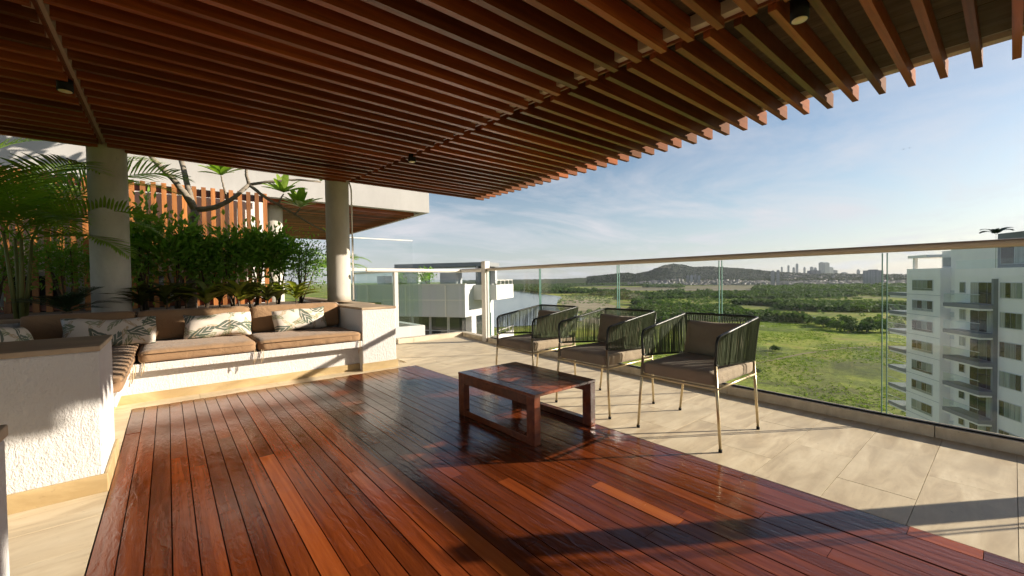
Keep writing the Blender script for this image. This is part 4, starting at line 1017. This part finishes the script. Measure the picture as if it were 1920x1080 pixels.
def strip(name, pts, w, dz, m):
    P = [Vector((x, y, 0)) for x, y in pts]; L_, R_ = [], []
    for i in range(len(P)):
        t = (P[min(i+1, len(P)-1)]-P[max(i-1, 0)]).normalized(); n = Vector((-t.y, t.x, 0)); L_.append(P[i]+n*w/2); R_.append(P[i]-n*w/2)
    k = len(P); b = B(); b.add([(p.x, p.y, GZ+dz) for p in L_+R_], [(i, k+i, k+i+1, i+1) for i in range(k-1)]); return struct(b.build(name, m))
strip('dirt_track', smooth_path([(150, 110, 0), (215, 75, 0), (290, 62, 0), (360, 20, 0), (420, -40, 0)], 60, 6) and [(150, 110), (185, 86), (215, 76), (255, 70), (290, 60), (330, 38), (365, 14), (420, -40)], 1.8, 0.12, m_sand)
strip('dirt_track', [(318, 205), (420, 300), (520, 350), (640, 330), (760, 360), (900, 440)], 4.0, 0.3, m_sand)
sheet('airfield', [(1150, 1100), (1500, 1150), (2300, 620), (2250, 180), (1500, 180), (1150, 640)], 0.30, m_runway)
sheet('runway', [(1080, 1120), (1105, 1140), (1560, 130), (1535, 120)], 0.6, m_pave)

# trees: clumps of leaf faces
def tree_cloud(centers, rads, nper, q, flat=0.75):
    n = len(centers)*nper; C = np.repeat(np.asarray(centers, float), nper, 0); Rr = np.repeat(np.asarray(rads, float), nper)[:, None]
    d = rand_dirs(n); d[:, 2] = np.abs(d[:, 2])*1.0-0.18
    lob = 1+0.28*np.sin(3*np.arctan2(d[:, 1], d[:, 0])+C[:, 0]*1.7)[:, None]
    p = C+d*Rr*lob*rng.uniform(0.72, 1.05, (n, 1))*[1, 1, flat]
    nn = unit(d+rng.normal(size=(n, 3))*0.55); s = unit(np.cross(nn, rand_dirs(n))); u = np.cross(nn, s)
    sz = Rr*q*rng.uniform(0.6, 1.4, (n, 1))
    V = np.stack([p-s*sz, p-u*sz*0.7, p+s*sz, p+u*sz*0.7], 1).reshape(-1, 3)
    F = (np.arange(n)*4)[:, None]+np.arange(4); return V, F
m_tree = leafmat('tree_foliage', (0.032, 0.066, 0.014), (0.055, 0.10, 0.02), (0.095, 0.145, 0.034), 0.2, 0.7)
m_hillwood = leafmat('hill_foliage', (0.014, 0.027, 0.012), (0.024, 0.042, 0.016), (0.045, 0.065, 0.025), 0.1, 0.8)
m_tree2 = leafmat('scrub_foliage', (0.06, 0.11, 0.02), (0.10, 0.165, 0.03), (0.15, 0.21, 0.045), 0.2, 0.7)
def inside(poly, P):
    x, y = P[:, 0], P[:, 1]; r = np.zeros(len(P), bool); n = len(poly)
    for i in range(n):
        x1, y1 = poly[i]; x2, y2 = poly[(i+1) % n]
        c = ((y1 > y) != (y2 > y)) & (x < (x2-x1)*(y-y1)/((y2-y1)+1e-9)+x1); r ^= c
    return r
LAWN = [(100, 0), (130, 130), (250, 190), (315, 198), (371, 183), (418, 150), (422, 112), (372, 76), (391, 55), (440, -40), (300, -150), (100, -100)]
FIELD = [(520, 300), (705, 474), (760, 430), (650, 300), (575, 215), (500, 240)]
def zone(n, a0, a1, r0, r1, thr, seed, freq=0.011):
    r_ = np.random.default_rng(seed); az = np.radians(r_.uniform(a0, a1, n)); r = np.sqrt(r_.uniform(r0*r0, r1*r1, n))
    P = np.stack([np.sin(az)*r, np.cos(az)*r], 1); x, y = P.T
    f = np.sin(x*freq+1.3*np.sin(y*freq*0.7+seed))+np.sin(y*freq*1.3+1.7*np.sin(x*freq*0.8))+0.8*np.sin((x-y)*freq*2.1+seed)+0.6*np.sin((x+y)*freq*3.3)
    ok = (f > thr) & ~inside(RIVER, P) & ~inside(LAWN, P); return P[ok]
def wood(name, label, P, r0, r1, nper, q, m, dens=1):
    rad = rng.uniform(r0, r1, len(P)); C = np.c_[P, GZ+rad*0.35]
    V, F = tree_cloud(C, rad, nper, q); o = fast(name, V, F, m); tag(o, label, 'trees', kind='stuff'); return o
P = zone(6500, 48, 92, 390, 700, 0.0, 3); P = P[~inside(FIELD, P)]
wood('thicket', 'dense dark mangrove thicket beyond the lawn', P, 3.5, 8.0, 64, 0.28, m_tree)
P = zone(3800, 46, 92, 340, 1050, -0.5, 9, 0.02); wood('scrub', 'low pale green scrub spread over the flat land', P, 1.2, 3.2, 26, 0.36, m_tree2)
P = zone(4200, 44, 92, 760, 1350, 0.55, 5, 0.007); wood('woodland', 'dark woodland belt in front of the airfield', P, 4, 8, 30, 0.34, m_tree)
P = zone(3000, 70, 92, 1250, 2100, -0.6, 6, 0.005); wood('woodland', 'long dark line of trees between the airfield and the city', P, 6, 12, 26, 0.34, m_tree)
P = zone(3600, 38, 62, 1150, 2200, -0.7, 8, 0.004); P = P[~inside([(1080, 1140), (1500, 1150), (1560, 130), (1100, 640)], P)]; wood('woodland', 'distant dark mangrove belt behind the river', P, 5, 11, 26, 0.34, m_tree)
P = zone(2600, 30, 62, 2300, 2750, -2, 2, 0.004); wood('woodland', 'far shore trees along the lagoon', P, 7, 14, 18, 0.36, m_tree)
# trees that stand out along the lawn
edge = [(315, 205), (330, 204), (345, 200), (352, 207), (371, 192), (384, 190), (397, 178), (409, 172), (425, 158), (432, 146), (434, 131), (430, 118), (424, 110), (410, 101), (398, 93), (384, 84), (378, 76), (380, 66), (390, 60), (396, 50), (405, 40), (400, 96), (412, 84), (418, 70)]
for i, (x, y) in enumerate(edge):
    r = random.uniform(4.2, 7.4); t = thing('bushy_tree', 'bushy dark green tree at the far edge of the lawn', 'tree', (x, y, GZ), group='trees along the lawn edge')
    V, F = tree_cloud([(0, 0, r*0.65), (r*0.45, r*0.3, r*0.5), (-r*0.5, -0.2*r, r*0.45)], [r*0.8, r*0.6, r*0.6], 260, 0.16); fast('crown', V, F, m_tree if i % 3 else m_tree2, t)
    B().tube([(0, 0, 0), (0, 0, r*0.6)], [0.3, 0.15], 6).build('trunk', m_stem, t)
for x, y, r, lb in ((254.5, 82.7, 2.6, 'single dark round bush standing on the lawn'), (190.2, 68.9, 1.9, 'small dark bush low on the lawn beside the right chair')):
    t = thing('bush', lb, 'bush', (x, y, GZ)); V, F = tree_cloud([(0, 0, r*0.45)], [r], 420, 0.13); fast('crown', V, F, m_tree, t); B().tube([(0, 0, 0), (0, 0, r*0.4)], [0.15, 0.1], 6).build('trunk', m_stem, t)
m_grass = leafmat('grass_blades', (0.11, 0.17, 0.022), (0.17, 0.245, 0.03), (0.25, 0.30, 0.05), 0.25, 0.8)
# tussocks on the lawn
xy = rng.uniform([110, -60], [430, 195], (30000, 2)); xy = xy[inside(LAWN, xy)]
f_ = np.sin(xy[:, 0]*0.07+2*np.sin(xy[:, 1]*0.05))+np.sin(xy[:, 1]*0.11+xy[:, 0]*0.03)+rng.normal(size=len(xy))*0.5; xy = xy[f_ > -0.2]
V, F = tree_cloud(np.c_[xy, np.full(len(xy), GZ+0.05)], rng.uniform(0.2, 0.75, len(xy)), 6, 0.5, 0.4); tag(fast('tall_grass', V, F, m_grass), 'rough tufts of tall grass on the lawn', 'grass', kind='stuff')

# hills: profile by compass bearing, ridge about 3 km away
HP = [(30, 0), (46, 0), (49.8, 6), (52, 15), (54.4, 28), (55.4, 30), (56.1, 20), (57.8, 36), (58.8, 56), (59.8, 76), (60.8, 84), (62.3, 74), (63.2, 59), (65.4, 60), (68, 46), (70.2, 33), (71.8, 18), (74.4, 8), (77.3, 2), (80, -4), (85, -10), (95, -12)]
ha, hh = np.array(HP).T
na, nr = 300, 36; az = np.linspace(30, 95, na); rr = np.linspace(2150, 4100, nr)
Vh = []
for i, a in enumerate(az):
    H_ = np.interp(a, ha, hh)
    for j, r in enumerate(rr):
        k = math.exp(-((r-3000)/430)**2) if r < 3000 else math.exp(-((r-3000)/700)**2)
        nz = 0.08*math.sin(a*9.1+r*0.011)+0.06*math.sin(a*21+r*0.023)+0.05*math.sin(a*4.3-r*0.017)
        z = GZ-1+(H_+41)*k*(1+nz*(1-k*0.7))+random.uniform(-1.5, 1.5)*k
        Vh.append((math.sin(R(a))*r, math.cos(R(a))*r, max(z, GZ-1)))
Fh = [(i*nr+j, i*nr+j+1, (i+1)*nr+j+1, (i+1)*nr+j) for i in range(na-1) for j in range(nr-1)]
m_hill = M('hill_scrub', rough=0.95, build=lambda t: (t.color(t.ramp(t.noise(t.world(), 0.02, 7, 0.7), [(0.3, (0.022, 0.036, 0.014)), (0.55, (0.045, 0.06, 0.022)), (0.75, (0.085, 0.085, 0.04))]))), spec=0.1)
hill = struct(fast('hill', Vh, Fh, m_hill, None, True))
if hill.data.polygons[0].normal.z < 0: hill.data.flip_normals()
def hz(a, r):
    H_ = float(np.interp(a, ha, hh)); k = math.exp(-((r-3000)/430)**2) if r < 3000 else math.exp(-((r-3000)/700)**2); return GZ-1+(H_+41)*k
C, rd = [], []
for _ in range(5200):
    a = random.uniform(50, 84); r = random.uniform(2500, 3150)
    if hz(a, r) < GZ+10: continue
    C.append((math.sin(R(a))*r, math.cos(R(a))*r, hz(a, r)+2)); rd.append(random.uniform(5, 11))
V, F = tree_cloud(C, rd, 14, 0.42); tag(fast('hill_woods', V, F, m_hillwood), 'dark woods covering the hill behind the airfield', 'trees', kind='stuff')
# low city: small houses too many to count
def houses(name, label, n, a0, a1, r0, r1, s0, s1, seed, onhill=False):
    b = B(); q = random.Random(seed)
    V, F = [], []
    for _ in range(n):
        a = q.uniform(a0, a1); r = q.uniform(r0, r1); x, y = math.sin(R(a))*r, math.cos(R(a))*r; z = max(GZ, hz(a, r)-1) if onhill else GZ
        w, d, h = q.uniform(s0, s1), q.uniform(s0, s1), q.uniform(3.5, 9); th = q.uniform(0, 1.57); c, s = math.cos(th), math.sin(th); k = len(V)
        for zz in (z-1, z+h):
            for px_, py_ in ((-w, -d), (w, -d), (w, d), (-w, d)): V.append((x+(px_*c-py_*s)/2, y+(px_*s+py_*c)/2, zz))
        F += [tuple(k+i for i in f) for f in ((4, 5, 6, 7), (0, 1, 5, 4), (1, 2, 6, 5), (2, 3, 7, 6), (3, 0, 4, 7))]
    m = M(name+'_paint', rough=0.8, build=lambda t: t.color(t.ramp(t.noise(t.world(), 0.02, 3), [(0.35, (0.11, 0.105, 0.10)), (0.5, (0.21, 0.205, 0.20)), (0.62, (0.14, 0.12, 0.105)), (0.7, (0.36, 0.36, 0.35))])))
    tag(fast(name, V, F, m), label, 'houses', kind='stuff')
houses('hillside_houses', 'far low houses crowded along the foot of the hill', 800, 55, 83, 2200, 2480, 8, 18, 4, True)
houses('city_houses', 'far low rooftops of the city right of the hill', 1500, 73, 92, 2150, 4300, 10, 34, 5, True)
houses('shore_houses', 'pale far buildings strung along the lagoon shore on the left', 700, 36, 54, 3900, 5200, 14, 46, 6)
# skyline towers: (bearing, distance, width, height above the ground)
def f_tower(t):
    v = t.coord('Object', (1, 1, 1)); br = t.n('TexBrick'); br.inputs['Scale'].default_value = 0.12; br.inputs['Mortar Size'].default_value = 0.035
    br.inputs['Color1'].default_value = (0.16, 0.18, 0.2, 1); br.inputs['Color2'].default_value = (0.22, 0.24, 0.26, 1); br.inputs['Mortar'].default_value = (0.5, 0.5, 0.5, 1)
    t.l(v, br.inputs['Vector']); r = t.ramp(t.rand(), [(0, G3(0.55)), (1, G3(1.1))]); t.color(t.mix(1.0, br.outputs['Color'], r, 'MULTIPLY'))
m_tower = M('tower_facade', rough=0.5, build=f_tower)
def bearing(px): return math.degrees(math.atan((px-960)/778.76))+39.648
TW = [(1466, 5600, 18, 138, 'slim far tower at the left end of the skyline'), (1478.5, 5600, 20, 154, 'slim far tower second from the left of the skyline'), (1488.5, 5400, 24, 125, 'squat far tower just left of the pointed one'), (1494.5, 5500, 24, 164, 'pointed far tower left of the twin towers'),
      (1508.5, 5600, 20, 126, 'lone slim far tower between the pointed one and the dark block'), (1522, 5200, 30, 123, 'stepped far tower behind the dark block'), (1529, 5200, 26, 112, 'lower far tower joined to the stepped one'), (1541, 5200, 52, 164, 'left one of the tall pale twin towers'), (1549.5, 5200, 50, 163, 'right one of the tall pale twin towers'),
      (1557, 5300, 50, 118, 'shoulder block right of the twin towers'), (1566, 5300, 40, 87, 'low stepped far block right of the twin towers'), (1583, 4800, 44, 62, 'small pinkish far block right of the twins'), (1609.5, 4600, 24, 77, 'lone brown far tower close to the near building')]
for px_, r, w, h, lb in TW:
    a = bearing(px_); t = thing('skyline_tower', lb, 'tower', (math.sin(R(a))*r, math.cos(R(a))*r, GZ), R(-a), group='far skyline towers')
    B().box(-w/2, -w/2, 0, w/2, w/2, h).build('shaft', m_tower, t); B().box(-w/3, -w/3, h, w/4, w/4, h+random.uniform(4, 10)).build('crown', m_tower, t)
for px_, r, w, h, lb in ((1449, 2150, 15, 62, 'left slab of the pale blue pair of mid-distance blocks'), (1459, 2150, 12, 64, 'right slab of the pale blue pair of mid-distance blocks'), (1526, 2900, 62, 68, 'dark grey wide block below the skyline'), (1637, 2000, 56, 56, 'white block half hidden behind the near apartment tower'), (1290, 2350, 14, 48, 'first of the pale blocks at the foot of the hill'), (1297, 2350, 14, 50, 'second of the pale blocks at the foot of the hill'), (1304, 2350, 14, 50, 'third of the pale blocks at the foot of the hill'), (1311, 2350, 14, 46, 'fourth of the pale blocks at the foot of the hill')):
    a = bearing(px_); t = thing('city_block', lb, 'building', (math.sin(R(a))*r, math.cos(R(a))*r, GZ), R(-a), group='mid distance city blocks')
    B().box(-w/2, -9, 0, w/2, 9, h).build('wall', m_tower, t); B().box(-w/4, -3, h, w/4, 3, h+3).build('roof_house', m_tower, t)
# two birds
m_bird = M('bird_plumage', (0.02, 0.02, 0.022), 0.7)
for k, (dx, lb) in enumerate(((0.0, 'left one of two tiny dark birds in the sky'), (0.9, 'right one of two tiny dark birds in the sky'))):
    t = thing('bird', lb, 'bird', (0, 0, 0), group='birds'); d = Vector((math.sin(R(82.9))*115, math.cos(R(82.9))*115, 1+25.0)); t.location = d+Vector((-dx*0.1, -dx, 0.02*k))
    B().tube([(-0.16, 0, 0), (-0.05, 0, 0.01), (0.08, 0, 0), (0.2, 0, -0.01)], [0.01, 0.05, 0.045, 0.01], 8).build('body', m_bird, t, True)
    for s in (-1, 1): B().add([(-0.06, 0, 0.02), (0.07, 0, 0.02), (0.05, s*0.2, 0.1), (-0.03, s*0.2, 0.1), (0.0, s*0.42, 0.04)], [(0, 1, 2, 3), (3, 2, 4)]).build('wing', m_bird, t)

# haze over the land
hm = bpy.data.materials.new('haze_air'); hm.use_nodes = True; nt = hm.node_tree; nt.nodes.clear()
o_ = nt.nodes.new('ShaderNodeOutputMaterial'); pv = nt.nodes.new('ShaderNodeVolumePrincipled'); pv.inputs['Color'].default_value = (0.86, 0.92, 1.0, 1); pv.inputs['Density'].default_value = 0.33e-4; pv.inputs['Anisotropy'].default_value = 0.3
nt.links.new(pv.outputs[0], o_.inputs['Volume'])
hz_ = B().box(-9000, -9000, GZ-1, 9000, 11000, 185).build('haze', hm); hz_['kind'] = 'stuff'; hz_['label'] = 'thin bluish haze over the land'
